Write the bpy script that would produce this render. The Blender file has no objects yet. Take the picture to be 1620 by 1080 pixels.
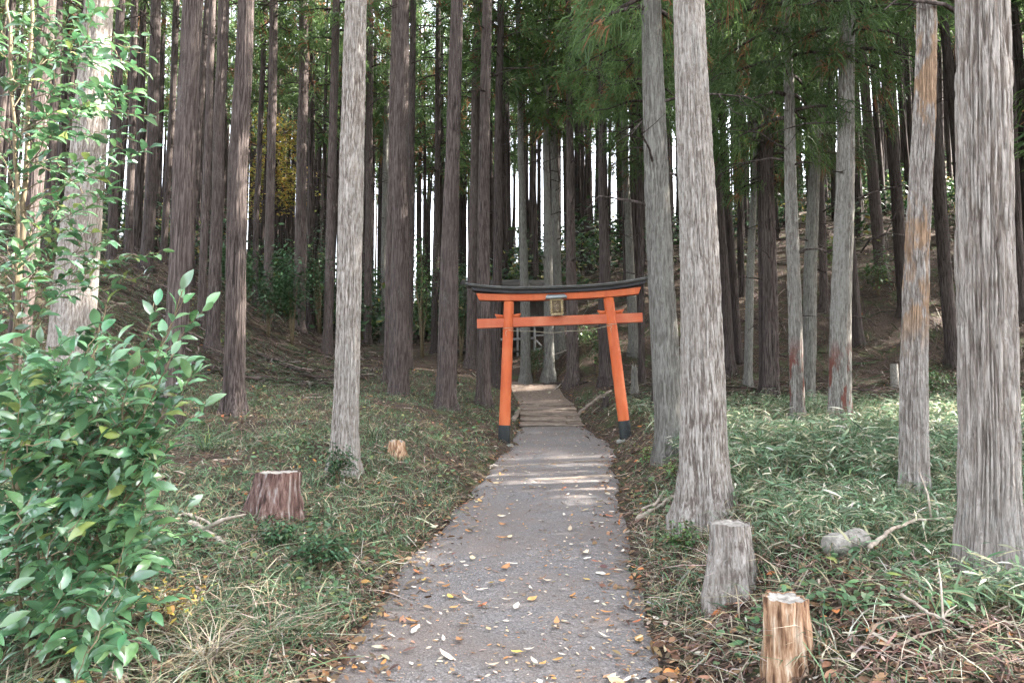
import bpy, math, random
import numpy as np
from mathutils import Vector, Matrix

random.seed(11)
rng = np.random.default_rng(11)
sc = bpy.context.scene
COL = sc.collection

# ------------------------------------------------------------------ camera
PITCH = math.atan(90 / 1080)
CAM = np.array([0.0, 0.0, 1.6])
cd = bpy.data.cameras.new("camera")
cd.sensor_width = 36.0
cd.lens = 24.0
cd.clip_start = 0.05
cd.clip_end = 2000
cam = bpy.data.objects.new("camera", cd)
cam.location = CAM
cam.rotation_euler = (math.pi / 2 + PITCH, 0, 0)
COL.objects.link(cam)
sc.camera = cam

# ------------------------------------------------------------------ sky, sun, exposure
SUN = Vector((1.0, 0.22, 0.80)).normalized()
world = bpy.data.worlds.new("World")
sc.world = world
world.use_nodes = True
wn = world.node_tree.nodes
wl = world.node_tree.links
wn.clear()
sky = wn.new("ShaderNodeTexSky")
sky.sky_type = 'NISHITA'
sky.sun_disc = False
sky.sun_elevation = math.asin(SUN.z)
sky.sun_rotation = math.atan2(SUN.x, SUN.y)
sky.air_density = 1.0
sky.dust_density = 2.5
sky.ozone_density = 1.0
hs = wn.new("ShaderNodeHueSaturation")
hs.inputs["Saturation"].default_value = 0.34
bg = wn.new("ShaderNodeBackground")
bg.inputs["Strength"].default_value = 0.15
wo = wn.new("ShaderNodeOutputWorld")
wl.new(sky.outputs[0], hs.inputs["Color"])
wl.new(hs.outputs[0], bg.inputs["Color"])
wl.new(bg.outputs[0], wo.inputs["Surface"])

sd = bpy.data.lights.new("sun", 'SUN')
sd.energy = 5.0
sd.angle = math.radians(0.53)
sd.color = (1.0, 0.95, 0.87)
sun = bpy.data.objects.new("sun", sd)
sun.rotation_euler = SUN.to_track_quat('Z', 'Y').to_euler()
COL.objects.link(sun)

vs = sc.view_settings
vs.view_transform = 'Standard'
vs.look = 'None'
vs.gamma = 1.0
vs.use_curve_mapping = False
vs.exposure = 3.65
sc.render.engine = 'CYCLES'
cy = sc.cycles
cy.max_bounces = 3
cy.diffuse_bounces = 2
cy.glossy_bounces = 2
cy.transmission_bounces = 2
cy.use_adaptive_sampling = True
cy.adaptive_threshold = 0.025
cy.transparent_max_bounces = 4
cy.use_denoising = True
cy.sample_clamp_indirect = 8.0
cy.caustics_reflective = False
cy.caustics_refractive = False

# ------------------------------------------------------------------ helpers: noise
def _hash(ix, iy, iz, seed):
    h = (ix.astype(np.int64) * 374761393 + iy.astype(np.int64) * 668265263 + iz.astype(np.int64) * 2147483647 + seed * 974711) & 0xFFFFFFFF
    h = ((h ^ (h >> 13)) * 1274126177) & 0xFFFFFFFF
    h = ((h ^ (h >> 16)) * 2246822519) & 0xFFFFFFFF
    return ((h ^ (h >> 15)) & 0xFFFFFF) / float(0xFFFFFF)

def vn3(x, y, z, seed=0):
    x, y, z = np.broadcast_arrays(np.asarray(x, float), np.asarray(y, float), np.asarray(z, float))
    ix, iy, iz = np.floor(x), np.floor(y), np.floor(z)
    fx, fy, fz = x - ix, y - iy, z - iz
    fx, fy, fz = [f * f * (3 - 2 * f) for f in (fx, fy, fz)]
    r = 0
    for a in (0, 1):
        for b in (0, 1):
            for c in (0, 1):
                w = (fx if a else 1 - fx) * (fy if b else 1 - fy) * (fz if c else 1 - fz)
                r = r + w * _hash(ix + a, iy + b, iz + c, seed)
    return r * 2 - 1

def vn2(x, y, seed=0):
    return vn3(x, y, np.zeros_like(np.asarray(x, float)) + 0.5, seed)

def fbm2(x, y, seed=0, n=3):
    r, a = 0, 1.0
    for i in range(n):
        r = r + a * vn2(x * 2 ** i, y * 2 ** i, seed + i * 17)
        a *= 0.5
    return r

def sstep(a, b, x):
    t = np.clip((np.asarray(x, float) - a) / (b - a), 0, 1)
    return t * t * (3 - 2 * t)

# ------------------------------------------------------------------ helpers: terrain
_py = np.arange(-60, 260, 0.1)
def _smooth(xp, fp, w):
    v = np.interp(_py, xp, fp)
    k = max(3, int(w / 0.1) | 1)
    ker = np.hanning(k + 2)[1:-1]
    ker /= ker.sum()
    return np.convolve(np.pad(v, k // 2, mode='edge'), ker, mode='valid')
_zp = _smooth([-60, -10, 0, 13.8, 16.8, 21, 25, 40, 55, 66, 78, 130], [-1.2, -.25, 0, .67, .90, 1.46, 2.2, 4.6, 8.6, 11.0, 10.4, -6], 1.6)
_xc = _smooth([-60, 0, 3.4, 5.4, 9.5, 13.8, 17, 21, 25, 30, 60], [-.1, -.1, -.07, .05, .50, .98, .98, 1.05, .6, -.8, -10], 1.5)
_hw = _smooth([-60, 3, 5.4, 9.5, 13.8, 16, 17, 21, 60], [.86, .88, .91, .95, 1.0, .86, .74, .78, .7], .8)
def zpath(y): return np.interp(y, _py, _zp)
def xc(y): return np.interp(y, _py, _xc)
def hw(y): return np.interp(y, _py, _hw)

STEPS = [(16.9, .05), (17.6, .05), (18.5, .05), (19.5, .05), (20.5, .05)]
def gz(x, y, cover=True):
    x = np.asarray(x, float); y = np.asarray(y, float)
    z = zpath(y)
    ul = np.maximum((xc(y) - hw(y)) - x, 0)
    ur = np.maximum(x - (xc(y) + hw(y)), 0)
    k = np.interp(y, [0, 6, 13], [.21, .24, .45])
    v = np.clip(ul - 5, 0, None)
    hill = np.where(v < 5, .07 * v * v, 1.75 + .6 * (v - 5))
    hill = 4.6 * np.tanh(hill / 4.6)
    z = z + 2 * k * (1 - np.exp(-ul / 2)) + .035 * np.minimum(ul, 30) + hill * sstep(3, 12, y)
    z = z + .47 * sstep(-.05, 1.05, ur) + .012 * np.minimum(ur, 40)
    s = np.clip(y - 20.5 + .38 * (x - 6), 0, None)
    cap = 4.3 + .24 * np.clip(x - 5, 0, 40)
    hr = .5 * np.where(s < 2, s * s / 4, s - 1)
    z = z + cap * np.tanh(hr / cap) * sstep(-6, 5, x)
    u = np.maximum(ul, ur)
    m = sstep(.0, .8, u)
    z = z + m * (.07 * fbm2(x * .55, y * .55, 3, 3) + .035 * fbm2(x * 2.3, y * 2.3, 5, 2))
    z = z + sstep(6, 20, u) * .25 * vn2(x * .18, y * .18, 9)
    if cover:
        z = z - (1 - sstep(0, .12, u)) * np.where(y > 16.2, .14, .03) * (y < 24)
    return z

def g1(x, y): return float(gz(np.array([x]), np.array([y]))[0])

def ray(px, py):
    a, b = (px - 810) / 1080, (540 - py) / 1080
    return np.array([a, math.cos(PITCH) - b * math.sin(PITCH), math.sin(PITCH) + b * math.cos(PITCH)])
def at(px, py, Y):
    d = ray(px, py)
    return CAM + d * (Y / d[1])
def hit(px, py, lo=2.0, hi=120):
    d = ray(px, py)
    t = np.exp(np.linspace(math.log(lo), math.log(hi), 3000))
    P = CAM[None] + d[None] * t[:, None]
    below = P[:, 2] < gz(P[:, 0], P[:, 1])
    i = int(np.argmax(below)) if below.any() else len(t) - 1
    p = P[i].copy()
    p[2] = g1(p[0], p[1])
    return p
PXM = 1 / 1080.0    # metres per photo pixel per metre of depth

# ------------------------------------------------------------------ helpers: meshes and objects
def mesh_np(name, V, F, mat=None, cols=None, smooth=True, mats=None, midx=None):
    V = np.ascontiguousarray(V, dtype=np.float32).reshape(-1, 3)
    F = np.ascontiguousarray(F, dtype=np.int32)
    k = F.shape[1]
    me = bpy.data.meshes.new(name)
    me.vertices.add(len(V)); me.vertices.foreach_set("co", V.ravel())
    me.loops.add(F.size); me.loops.foreach_set("vertex_index", F.ravel())
    me.polygons.add(len(F)); me.polygons.foreach_set("loop_start", np.arange(0, F.size, k, dtype=np.int32))
    if smooth: me.polygons.foreach_set("use_smooth", np.ones(len(F), dtype=bool))
    for m in (mats or ([mat] if mat else [])): me.materials.append(m)
    if midx is not None: me.polygons.foreach_set("material_index", np.ascontiguousarray(midx, dtype=np.int32))
    if cols is not None:
        c = np.ones((len(V), 4), dtype=np.float32); c[:, :3] = cols
        at_ = me.color_attributes.new("Col", 'FLOAT_COLOR', 'POINT')
        at_.data.foreach_set("color", c.ravel())
    me.update(calc_edges=True)
    return me

def obj(name, me, parent=None, loc=None, rot=None, scale=None):
    o = bpy.data.objects.new(name, me)
    COL.objects.link(o)
    if parent is not None: o.parent = parent
    if loc is not None: o.location = [float(c) for c in loc]
    if rot is not None: o.rotation_euler = rot
    if scale is not None: o.scale = scale
    return o

def tag(o, label=None, cat=None, group=None, kind=None):
    if label: o["label"] = label
    if cat: o["category"] = cat
    if group: o["group"] = group
    if kind: o["kind"] = kind
    return o

def thing(name, label, cat, loc=(0, 0, 0), rot=(0, 0, 0), group=None):
    o = bpy.data.objects.new(name, None)
    o.empty_display_size = .2
    COL.objects.link(o)
    o.location = [float(c) for c in loc]; o.rotation_euler = rot
    return tag(o, label, cat, group)

class MB:
    """collects quads / colours for one mesh"""
    def __init__(s): s.v, s.f, s.c, s.n = [], [], [], 0
    def add(s, V, F, c=None):
        V = np.asarray(V, float).reshape(-1, 3); F = np.asarray(F, int)
        if F.shape[1] == 3: F = np.concatenate([F, F[:, 2:3]], 1)
        s.v.append(V); s.f.append(F + s.n); s.n += len(V)
        if c is not None:
            c = np.asarray(c, float)
            s.c.append(np.broadcast_to(c, V.shape) if c.ndim == 1 else c)
        return s
    def mesh(s, name, mat, smooth=True):
        V = np.concatenate(s.v); F = np.concatenate(s.f)
        cols = np.concatenate(s.c) if s.c else None
        return mesh_mixed(name, V, F, mat, cols, smooth)

def mesh_mixed(name, V, F, mat, cols=None, smooth=True):
    """F: quads where a triangle repeats its last index"""
    tri = F[:, 2] == F[:, 3]
    if not tri.any(): return mesh_np(name, V, F, mat, cols, smooth)
    V = np.ascontiguousarray(V, dtype=np.float32)
    n = np.where(tri, 3, 4)
    mask = np.ones(F.shape, bool); mask[tri, 3] = False
    idx = F[mask].astype(np.int32)
    me = bpy.data.meshes.new(name)
    me.vertices.add(len(V)); me.vertices.foreach_set("co", V.ravel())
    me.loops.add(len(idx)); me.loops.foreach_set("vertex_index", idx)
    me.polygons.add(len(F)); me.polygons.foreach_set("loop_start", np.concatenate([[0], np.cumsum(n)[:-1]]).astype(np.int32))
    if smooth: me.polygons.foreach_set("use_smooth", np.ones(len(F), dtype=bool))
    if mat: me.materials.append(mat)
    if cols is not None:
        c = np.ones((len(V), 4), dtype=np.float32); c[:, :3] = cols
        a = me.color_attributes.new("Col", 'FLOAT_COLOR', 'POINT'); a.data.foreach_set("color", c.ravel())
    me.update(calc_edges=True)
    return me

def norm(a):
    return a / np.maximum(np.linalg.norm(a, axis=-1, keepdims=True), 1e-9)

def ribbons(C, side, W):
    """C (N,K,3) centre lines, side (N,3) or (N,K,3), W (N,K) half widths -> V, quads"""
    N, K, _ = C.shape
    S = side[:, None, :] if side.ndim == 2 else side
    V = np.empty((N, K, 2, 3))
    V[:, :, 0] = C - S * W[..., None]
    V[:, :, 1] = C + S * W[..., None]
    b = (np.arange(N) * K * 2)[:, None] + (np.arange(K - 1) * 2)[None]
    Q = np.stack([b, b + 1, b + 3, b + 2], -1).reshape(-1, 4)
    return V.reshape(-1, 3), Q

def tube(P, R, seg=8, cap=True):
    P = np.asarray(P, float); n = len(P)
    R = np.broadcast_to(np.asarray(R, float), (n,))
    T = np.gradient(P, axis=0); T = norm(T)
    up = np.array([0, 0, 1.0]) if abs(T[0, 2]) < .9 else np.array([1.0, 0, 0])
    A = np.empty_like(P); a = norm(np.cross(up, T[0]))
    for i in range(n):
        a = norm(a - T[i] * np.dot(a, T[i])); A[i] = a
    B = np.cross(T, A)
    th = np.linspace(0, 2 * np.pi, seg, endpoint=False)
    V = P[:, None] + R[:, None, None] * (A[:, None] * np.cos(th)[None, :, None] + B[:, None] * np.sin(th)[None, :, None])
    V = V.reshape(-1, 3)
    i = np.arange(n - 1)[:, None] * seg; j = np.arange(seg)[None]; j2 = (j + 1) % seg
    Q = np.stack([i + j, i + j2, i + seg + j2, i + seg + j], -1).reshape(-1, 4)
    if cap:
        V = np.concatenate([V, P[:1], P[-1:]])
        c0, c1 = n * seg, n * seg + 1
        jj = np.arange(seg); j3 = (jj + 1) % seg
        t0 = np.stack([np.full(seg, c0), j3, jj, jj], -1)
        t1 = np.stack([np.full(seg, c1), (n - 1) * seg + jj, (n - 1) * seg + j3, (n - 1) * seg + j3], -1)
        Q = np.concatenate([Q, t0, t1])
    return V, Q

def box(cx, cy, cz, sx, sy, sz):
    s = np.array([[-1, -1, -1], [1, -1, -1], [1, 1, -1], [-1, 1, -1], [-1, -1, 1], [1, -1, 1], [1, 1, 1], [-1, 1, 1]], float)
    V = s * np.array([sx, sy, sz]) / 2 + np.array([cx, cy, cz])
    Q = np.array([[0, 3, 2, 1], [4, 5, 6, 7], [0, 1, 5, 4], [1, 2, 6, 5], [2, 3, 7, 6], [3, 0, 4, 7]])
    return V, Q

def beam(a, b, w, h):
    """square timber from a to b"""
    a, b = np.asarray(a, float), np.asarray(b, float)
    t = norm(b - a); up = np.array([0, 0, 1.0]) if abs(t[2]) < .9 else np.array([0, 1.0, 0])
    s = norm(np.cross(t, up)); u = np.cross(s, t)
    V = [p + s * i * w / 2 + u * j * h / 2 for p in (a, b) for i, j in ((-1, -1), (1, -1), (1, 1), (-1, 1))]
    Q = np.array([[0, 1, 2, 3], [7, 6, 5, 4], [0, 4, 5, 1], [1, 5, 6, 2], [2, 6, 7, 3], [3, 7, 4, 0]])
    return np.array(V), Q

# ------------------------------------------------------------------ materials
def newmat(name):
    m = bpy.data.materials.new(name); m.use_nodes = True
    nt = m.node_tree
    for n in list(nt.nodes): nt.nodes.remove(n)
    out = nt.nodes.new("ShaderNodeOutputMaterial")
    p = nt.nodes.new("ShaderNodeBsdfPrincipled")
    nt.links.new(p.outputs[0], out.inputs[0])
    return m, nt, p, out
def N(nt, t, **kw):
    n = nt.nodes.new(t)
    for k, v in kw.items():
        if hasattr(n, k) and not k[0].isupper(): setattr(n, k, v)
        else: n.inputs[k].default_value = v
    return n
def ramp(nt, src, stops, interp='LINEAR'):
    r = nt.nodes.new("ShaderNodeValToRGB"); r.color_ramp.interpolation = interp
    el = r.color_ramp.elements
    while len(el) < len(stops): el.new(.5)
    for e, (p, c) in zip(el, stops):
        e.position = p; e.color = (*c, 1) if len(c) == 3 else c
    nt.links.new(src, r.inputs[0]); return r
def mixc(nt, fac, a, b, mode='MIX'):
    m = nt.nodes.new("ShaderNodeMix"); m.data_type = 'RGBA'; m.blend_type = mode
    for s, v in ((m.inputs[0], fac), (m.inputs[6], a), (m.inputs[7], b)):
        if hasattr(v, 'is_linked') or hasattr(v, 'links'): nt.links.new(v, s)
        elif isinstance(v, (int, float)): s.default_value = v
        else: s.default_value = (*v, 1)
    return m.outputs[2]
def coords(nt, scale=(1, 1, 1), rnd=True):
    tc = nt.nodes.new("ShaderNodeTexCoord"); mp = nt.nodes.new("ShaderNodeMapping")
    mp.inputs["Scale"].default_value = scale
    nt.links.new(tc.outputs["Object"], mp.inputs[0])
    if rnd:
        oi = nt.nodes.new("ShaderNodeObjectInfo"); mu = N(nt, "ShaderNodeMath", operation='MULTIPLY'); mu.inputs[1].default_value = 37.0
        nt.links.new(oi.outputs["Random"], mu.inputs[0]); nt.links.new(mu.outputs[0], mp.inputs["Location"])
    return mp.outputs[0]
def noise(nt, vec, scale, detail=4, rough=.55, dist=0):
    n = nt.nodes.new("ShaderNodeTexNoise"); n.inputs["Scale"].default_value = scale
    n.inputs["Detail"].default_value = detail; n.inputs["Roughness"].default_value = rough; n.inputs["Distortion"].default_value = dist
    nt.links.new(vec, n.inputs["Vector"]); return n.outputs[0]
def bump(nt, p, h, strength=.5, dist=.02):
    b = nt.nodes.new("ShaderNodeBump"); b.inputs["Strength"].default_value = strength; b.inputs["Distance"].default_value = dist
    nt.links.new(h, b.inputs["Height"]); nt.links.new(b.outputs[0], p.inputs["Normal"]); return b

def bark(name, dark, mid, light, lichen, lich_amt=.5, streak=22, patch=None, patch_z=None, patch_amt=.5, st=.09):
    m, nt, p, out = newmat(name)
    v1 = coords(nt, (1, 1, st)); v2 = coords(nt, (1, 1, .35)); v3 = coords(nt, (1, 1, .25))
    n0 = noise(nt, v1, streak * 1.7, 4, .68, .5)
    at_ = nt.nodes.new("ShaderNodeAttribute"); at_.attribute_name = "Col"
    ad = N(nt, "ShaderNodeMath", operation='MULTIPLY_ADD'); ad.inputs[1].default_value = .15; nt.links.new(at_.outputs["Fac"], ad.inputs[0]); nt.links.new(n0, ad.inputs[2])
    sb = N(nt, "ShaderNodeMath", operation='SUBTRACT'); sb.inputs[1].default_value = .075; nt.links.new(ad.outputs[0], sb.inputs[0])
    n1 = sb.outputs[0]
    c = ramp(nt, n1, [(.38, dark), (.47, mid), (.55, light), (.68, tuple(min(1, x * 1.3) for x in light))]).outputs[0]
    n2 = noise(nt, v2, 42, 3, .72, .8)
    n4 = noise(nt, v3, 2.2, 2, .55)
    a = N(nt, "ShaderNodeMath", operation='ADD'); nt.links.new(n2, a.inputs[0]); nt.links.new(n4, a.inputs[1])
    lf = ramp(nt, a.outputs[0], [(1.02 - .20 * lich_amt, (0, 0, 0)), (1.20 - .20 * lich_amt, (1, 1, 1))])
    lf.color_ramp.elements[0].position = min(.99, .62 - .14 * lich_amt); lf.color_ramp.elements[1].position = min(1, .74 - .12 * lich_amt)
    hf = N(nt, "ShaderNodeMath", operation='MULTIPLY'); hf.inputs[1].default_value = .5
    nt.links.new(a.outputs[0], hf.inputs[0]); nt.links.new(hf.outputs[0], lf.inputs[0])
    c = mixc(nt, lf.outputs[0], c, lichen)
    n5 = n4
    c = mixc(nt, ramp(nt, n5, [(.35, (0, 0, 0)), (.7, (.55, .55, .55))]).outputs[0], c, mid)
    if patch:
        vp = coords(nt, (1, 1, .35), rnd=False)
        n6 = noise(nt, vp, 4.5, 4, .6, .4)
        tc = nt.nodes.new("ShaderNodeTexCoord"); sx = nt.nodes.new("ShaderNodeSeparateXYZ")
        nt.links.new(tc.outputs["Object"], sx.inputs[0])
        z0, z1 = patch_z
        mr = N(nt, "ShaderNodeMapRange"); mr.inputs[1].default_value = z0 - .25; mr.inputs[2].default_value = z0 + .2
        nt.links.new(sx.outputs[2], mr.inputs[0])
        mr2 = N(nt, "ShaderNodeMapRange"); mr2.inputs[1].default_value = z1 + .25; mr2.inputs[2].default_value = z1 - .2
        nt.links.new(sx.outputs[2], mr2.inputs[0])
        mm = N(nt, "ShaderNodeMath", operation='MULTIPLY'); nt.links.new(mr.outputs[0], mm.inputs[0]); nt.links.new(mr2.outputs[0], mm.inputs[1])
        nn = ramp(nt, n6, [(.60 - .25 * patch_amt, (0, 0, 0)), (.66 - .25 * patch_amt, (1, 1, 1))]).outputs[0]
        m3 = N(nt, "ShaderNodeMath", operation='MULTIPLY'); nt.links.new(mm.outputs[0], m3.inputs[0]); nt.links.new(nn, m3.inputs[1])
        c = mixc(nt, m3.outputs[0], c, mixc(nt, ramp(nt, n1, [(.35, (0, 0, 0)), (.65, (1, 1, 1))]).outputs[0], tuple(x * .65 for x in patch), patch))
    nt.links.new(c, p.inputs["Base Color"])
    p.inputs["Roughness"].default_value = .92
    p.inputs["Specular IOR Level"].default_value = .15
    bump(nt, p, n0, 1.0, .04)
    return m

BARK = {
    'brown': bark("bark_brown", (.024, .018, .016), (.060, .046, .041), (.100, .080, .073), (.155, .148, .14), .2, 28, st=.06),
    'dark': bark("bark_dark", (.013, .010, .009), (.038, .029, .026), (.070, .056, .051), (.115, .11, .104), .08, st=.07),
    'pale': bark("bark_pale", (.095, .076, .064), (.195, .165, .142), (.285, .26, .235), (.40, .395, .37), .66, 30, st=.16),
    'grey': bark("bark_grey", (.060, .053, .046), (.11, .102, .09), (.16, .152, .136), (.24, .25, .222), .45, 28, st=.12),
    'old': bark("bark_old", (.105, .082, .068), (.19, .162, .14), (.275, .248, .224), (.36, .355, .335), .40, 27, st=.11),
    'peel': bark("bark_peeled", (.10, .08, .068), (.20, .17, .148), (.29, .265, .24), (.39, .39, .365), .5, 28, (.30, .20, .13), (1.35, 4.4), .42, st=.18),
    'redp': bark("bark_red_patch", (.08, .068, .058), (.155, .14, .124), (.215, .205, .185), (.30, .305, .28), .45, 28, (.15, .06, .045), (.3, 1.35), .45, st=.16),
}

def leafmat(name, base=None, rough=.5, trans=.3, spec=.4, gain=1.0):
    m, nt, p, out = newmat(name)
    a = nt.nodes.new("ShaderNodeAttribute"); a.attribute_name = "Col"
    oi = nt.nodes.new("ShaderNodeObjectInfo")
    h = nt.nodes.new("ShaderNodeHueSaturation")
    mr = N(nt, "ShaderNodeMapRange"); mr.inputs[3].default_value = .75 * gain; mr.inputs[4].default_value = 1.25 * gain
    nt.links.new(oi.outputs["Random"], mr.inputs[0]); nt.links.new(mr.outputs[0], h.inputs["Value"])
    nt.links.new(a.outputs["Color"], h.inputs["Color"])
    c = h.outputs[0]
    nt.links.new(c, p.inputs["Base Color"])
    p.inputs["Roughness"].default_value = rough; p.inputs["Specular IOR Level"].default_value = spec
    t = nt.nodes.new("ShaderNodeBsdfTranslucent"); nt.links.new(c, t.inputs[0])
    mx = nt.nodes.new("ShaderNodeMixShader"); mx.inputs[0].default_value = trans
    nt.links.new(p.outputs[0], mx.inputs[1]); nt.links.new(t.outputs[0], mx.inputs[2]); nt.links.new(mx.outputs[0], out.inputs[0])
    return m
M_NEEDLE = leafmat("cedar_needles", rough=.6, trans=.45, spec=.25)
M_GRASS = leafmat("grass_blades", rough=.6, trans=.3, spec=.25)
M_LEAF = leafmat("glossy_leaf", rough=.2, trans=.25, spec=.75)
M_SHRUB = leafmat("shrub_leaf", rough=.4, trans=.28, spec=.4)
M_DRY = leafmat("dry_leaf", rough=.75, trans=.15, spec=.2)

def mat_simple(name, stops, scale=(1, 1, 1), nscale=8, rough=.8, bs=.4, bd=.01, spec=.25, detail=6, rnd=True):
    m, nt, p, out = newmat(name)
    v = coords(nt, scale, rnd); n = noise(nt, v, nscale, detail, .6, .2)
    nt.links.new(ramp(nt, n, stops).outputs[0], p.inputs["Base Color"])
    p.inputs["Roughness"].default_value = rough; p.inputs["Specular IOR Level"].default_value = spec
    if bs: bump(nt, p, n, bs, bd)
    return m

def mat_ground():
    m, nt, p, out = newmat("forest_soil")
    v = coords(nt, rnd=False)
    n1 = noise(nt, v, 26, 8, .7, .5); n2 = noise(nt, v, 1.1, 5, .65, .4); n3 = noise(nt, v, 7, 5, .65)
    c = ramp(nt, n1, [(.32, (.017, .012, .010)), (.46, (.048, .034, .026)), (.58, (.088, .064, .049)), (.74, (.19, .15, .12))]).outputs[0]
    moss = ramp(nt, n1, [(.3, (.025, .04, .015)), (.7, (.085, .12, .045))]).outputs[0]
    mf = N(nt, "ShaderNodeMath", operation='MULTIPLY_ADD'); mf.inputs[1].default_value = .45
    nt.links.new(n3, mf.inputs[0]); nt.links.new(n2, mf.inputs[2])
    c = mixc(nt, ramp(nt, mf.outputs[0], [(.76, (0, 0, 0)), (.88, (.7, .7, .7))]).outputs[0], c, moss)
    nt.links.new(c, p.inputs["Base Color"]); p.inputs["Roughness"].default_value = .95; p.inputs["Specular IOR Level"].default_value = .1
    bump(nt, p, n1, .9, .05)
    return m
M_GROUND = mat_ground()
M_FARBARK = mat_simple("far_bark", [(.36, (.014, .011, .009)), (.5, (.040, .031, .028)), (.64, (.075, .061, .055))], (1, 1, .06), 22, .95, 0, 0, .1, 2)

def mat_path():
    m, nt, p, out = newmat("gravel_asphalt")
    v = coords(nt, rnd=False)
    vo = nt.nodes.new("ShaderNodeTexVoronoi"); vo.inputs["Scale"].default_value = 95; nt.links.new(v, vo.inputs["Vector"])
    bw = nt.nodes.new("ShaderNodeSeparateColor"); nt.links.new(vo.outputs["Color"], bw.inputs[0])
    stone = ramp(nt, bw.outputs[0], [(.0, (.050, .045, .042)), (.35, (.098, .088, .083)), (.7, (.150, .136, .129)), (.94, (.21, .19, .178)), (1, (.30, .28, .262))]).outputs[0]
    n2 = noise(nt, v, 1.6, 5, .65, .3)
    stone = mixc(nt, ramp(nt, n2, [(.40, (0, 0, 0)), (.66, (.75, .75, .75))]).outputs[0], stone, (.125, .092, .072))
    n3 = noise(nt, v, 160, 3, .6)
    c = mixc(nt, .35, stone, ramp(nt, n3, [(.3, (.05, .046, .045)), (.7, (.24, .22, .215))]).outputs[0])
    nt.links.new(c, p.inputs["Base Color"]); p.inputs["Roughness"].default_value = .88; p.inputs["Specular IOR Level"].default_value = .2
    bump(nt, p, vo.outputs["Distance"], .6, .006)
    return m
M_PATH = mat_path()
def mat_paint(name, a, b, pale, grime, scale):
    m, nt, p, out = newmat(name)
    v = coords(nt, scale); v2 = coords(nt, (1, 1, 1))
    n1 = noise(nt, v, 9, 6, .65, .3); n2 = noise(nt, v2, 2.2, 4, .6); n3 = noise(nt, v, 34, 5, .7, .2)
    c = ramp(nt, n1, [(.32, a), (.68, b)]).outputs[0]
    c = mixc(nt, ramp(nt, n2, [(.45, (0, 0, 0)), (.75, (.6, .6, .6))]).outputs[0], c, pale)
    c = mixc(nt, ramp(nt, n3, [(.60, (0, 0, 0)), (.72, (.55, .55, .55))]).outputs[0], c, grime)
    nt.links.new(c, p.inputs["Base Color"]); p.inputs["Roughness"].default_value = .62; p.inputs["Specular IOR Level"].default_value = .3
    bump(nt, p, n3, .25, .006)
    return m
M_VERM = mat_paint("vermilion_paint", (.31, .056, .016), (.42, .088, .022), (.44, .13, .048), (.17, .045, .022), (1, 1, .12))
M_VERM_OLD = mat_paint("faded_vermilion_paint", (.29, .060, .024), (.38, .088, .033), (.42, .16, .085), (.16, .05, .03), (.12, 1, 1))
M_BLACK = mat_simple("black_weathered_wood", [(.3, (.012, .012, .014)), (.6, (.03, .028, .03)), (.8, (.07, .065, .065))], (.3, 1, 1), 14, .6, .3, .006)
M_ROOFCAP = mat_simple("roof_cap_wood", [(.3, (.05, .05, .048)), (.55, (.10, .10, .095)), (.8, (.20, .20, .19))], (.15, 1, 1), 24, .7, .4, .006)
M_SLEEVE = mat_simple("mossy_black_sleeve", [(.3, (.010, .011, .012)), (.55, (.022, .025, .024)), (.8, (.045, .06, .040))], (1, 1, .5), 6, .7, .3, .008)
M_STONE = mat_simple("base_stone", [(.3, (.12, .13, .11)), (.6, (.24, .24, .21)), (.8, (.32, .32, .28))], (1, 1, 1), 14, .9, .5, .01)
M_GOLD = mat_simple("gilt_frame", [(.3, (.10, .07, .03)), (.55, (.26, .19, .09)), (.8, (.48, .41, .28))], (1, 1, 1), 40, .45, .3, .004, .6)
M_PLAQUE = mat_simple("plaque_board", [(.3, (.06, .042, .025)), (.6, (.12, .088, .053)), (.8, (.17, .13, .08))], (1, 1, .3), 30, .6, .3, .003)
M_GREYSHEET = mat_simple("grey_sheet", [(.3, (.16, .18, .18)), (.6, (.25, .27, .27)), (.8, (.34, .36, .35))], (.2, 1, 1), 18, .55, .2, .004)
M_TIMBER = mat_simple("weathered_timber", [(.3, (.10, .095, .09)), (.55, (.22, .21, .20)), (.8, (.34, .33, .32))], (1, 1, .2), 26, .85, .3, .006)
M_DARKWOOD = mat_simple("dark_timber", [(.3, (.02, .017, .015)), (.6, (.045, .038, .033)), (.8, (.075, .065, .057))], (1, 1, .2), 20, .85, .3, .006)
M_STEP = mat_simple("step_timber", [(.3, (.09, .068, .052)), (.55, (.19, .15, .12)), (.8, (.32, .27, .225))], (.15, 1, 1), 24, .85, .5, .01)
M_DIRT = mat_simple("trodden_dirt", [(.25, (.07, .05, .038)), (.5, (.15, .11, .085)), (.75, (.24, .19, .15))], (1, 1, 1), 14, .95, .7, .02)
M_CUTWOOD = mat_simple("cut_wood_grey", [(.3, (.10, .09, .078)), (.55, (.22, .20, .175)), (.8, (.36, .34, .31))], (1, 1, 1), 30, .9, .5, .01)
M_STUMP_OR = mat_simple("rotten_orange_wood", [(.36, (.07, .035, .02)), (.46, (.21, .115, .065)), (.54, (.33, .21, .13)), (.66, (.46, .36, .27))], (1, 1, .16), 34, .9, .9, .03)
M_STUMP_RED = mat_simple("rotten_red_wood", [(.36, (.020, .011, .009)), (.47, (.070, .038, .031)), (.56, (.12, .075, .063)), (.70, (.22, .20, .19))], (1, 1, .16), 26, .9, .9, .03)
M_STICK = mat_simple("dead_stick", [(.3, (.14, .11, .085)), (.55, (.30, .25, .20)), (.8, (.46, .41, .35))], (1, 1, 1), 16, .9, .3, .005)
M_TWIG = mat_simple("live_twig", [(.3, (.06, .045, .026)), (.55, (.11, .085, .05)), (.8, (.17, .14, .09))], (1, 1, 1), 20, .8, .3, .004)
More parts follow.
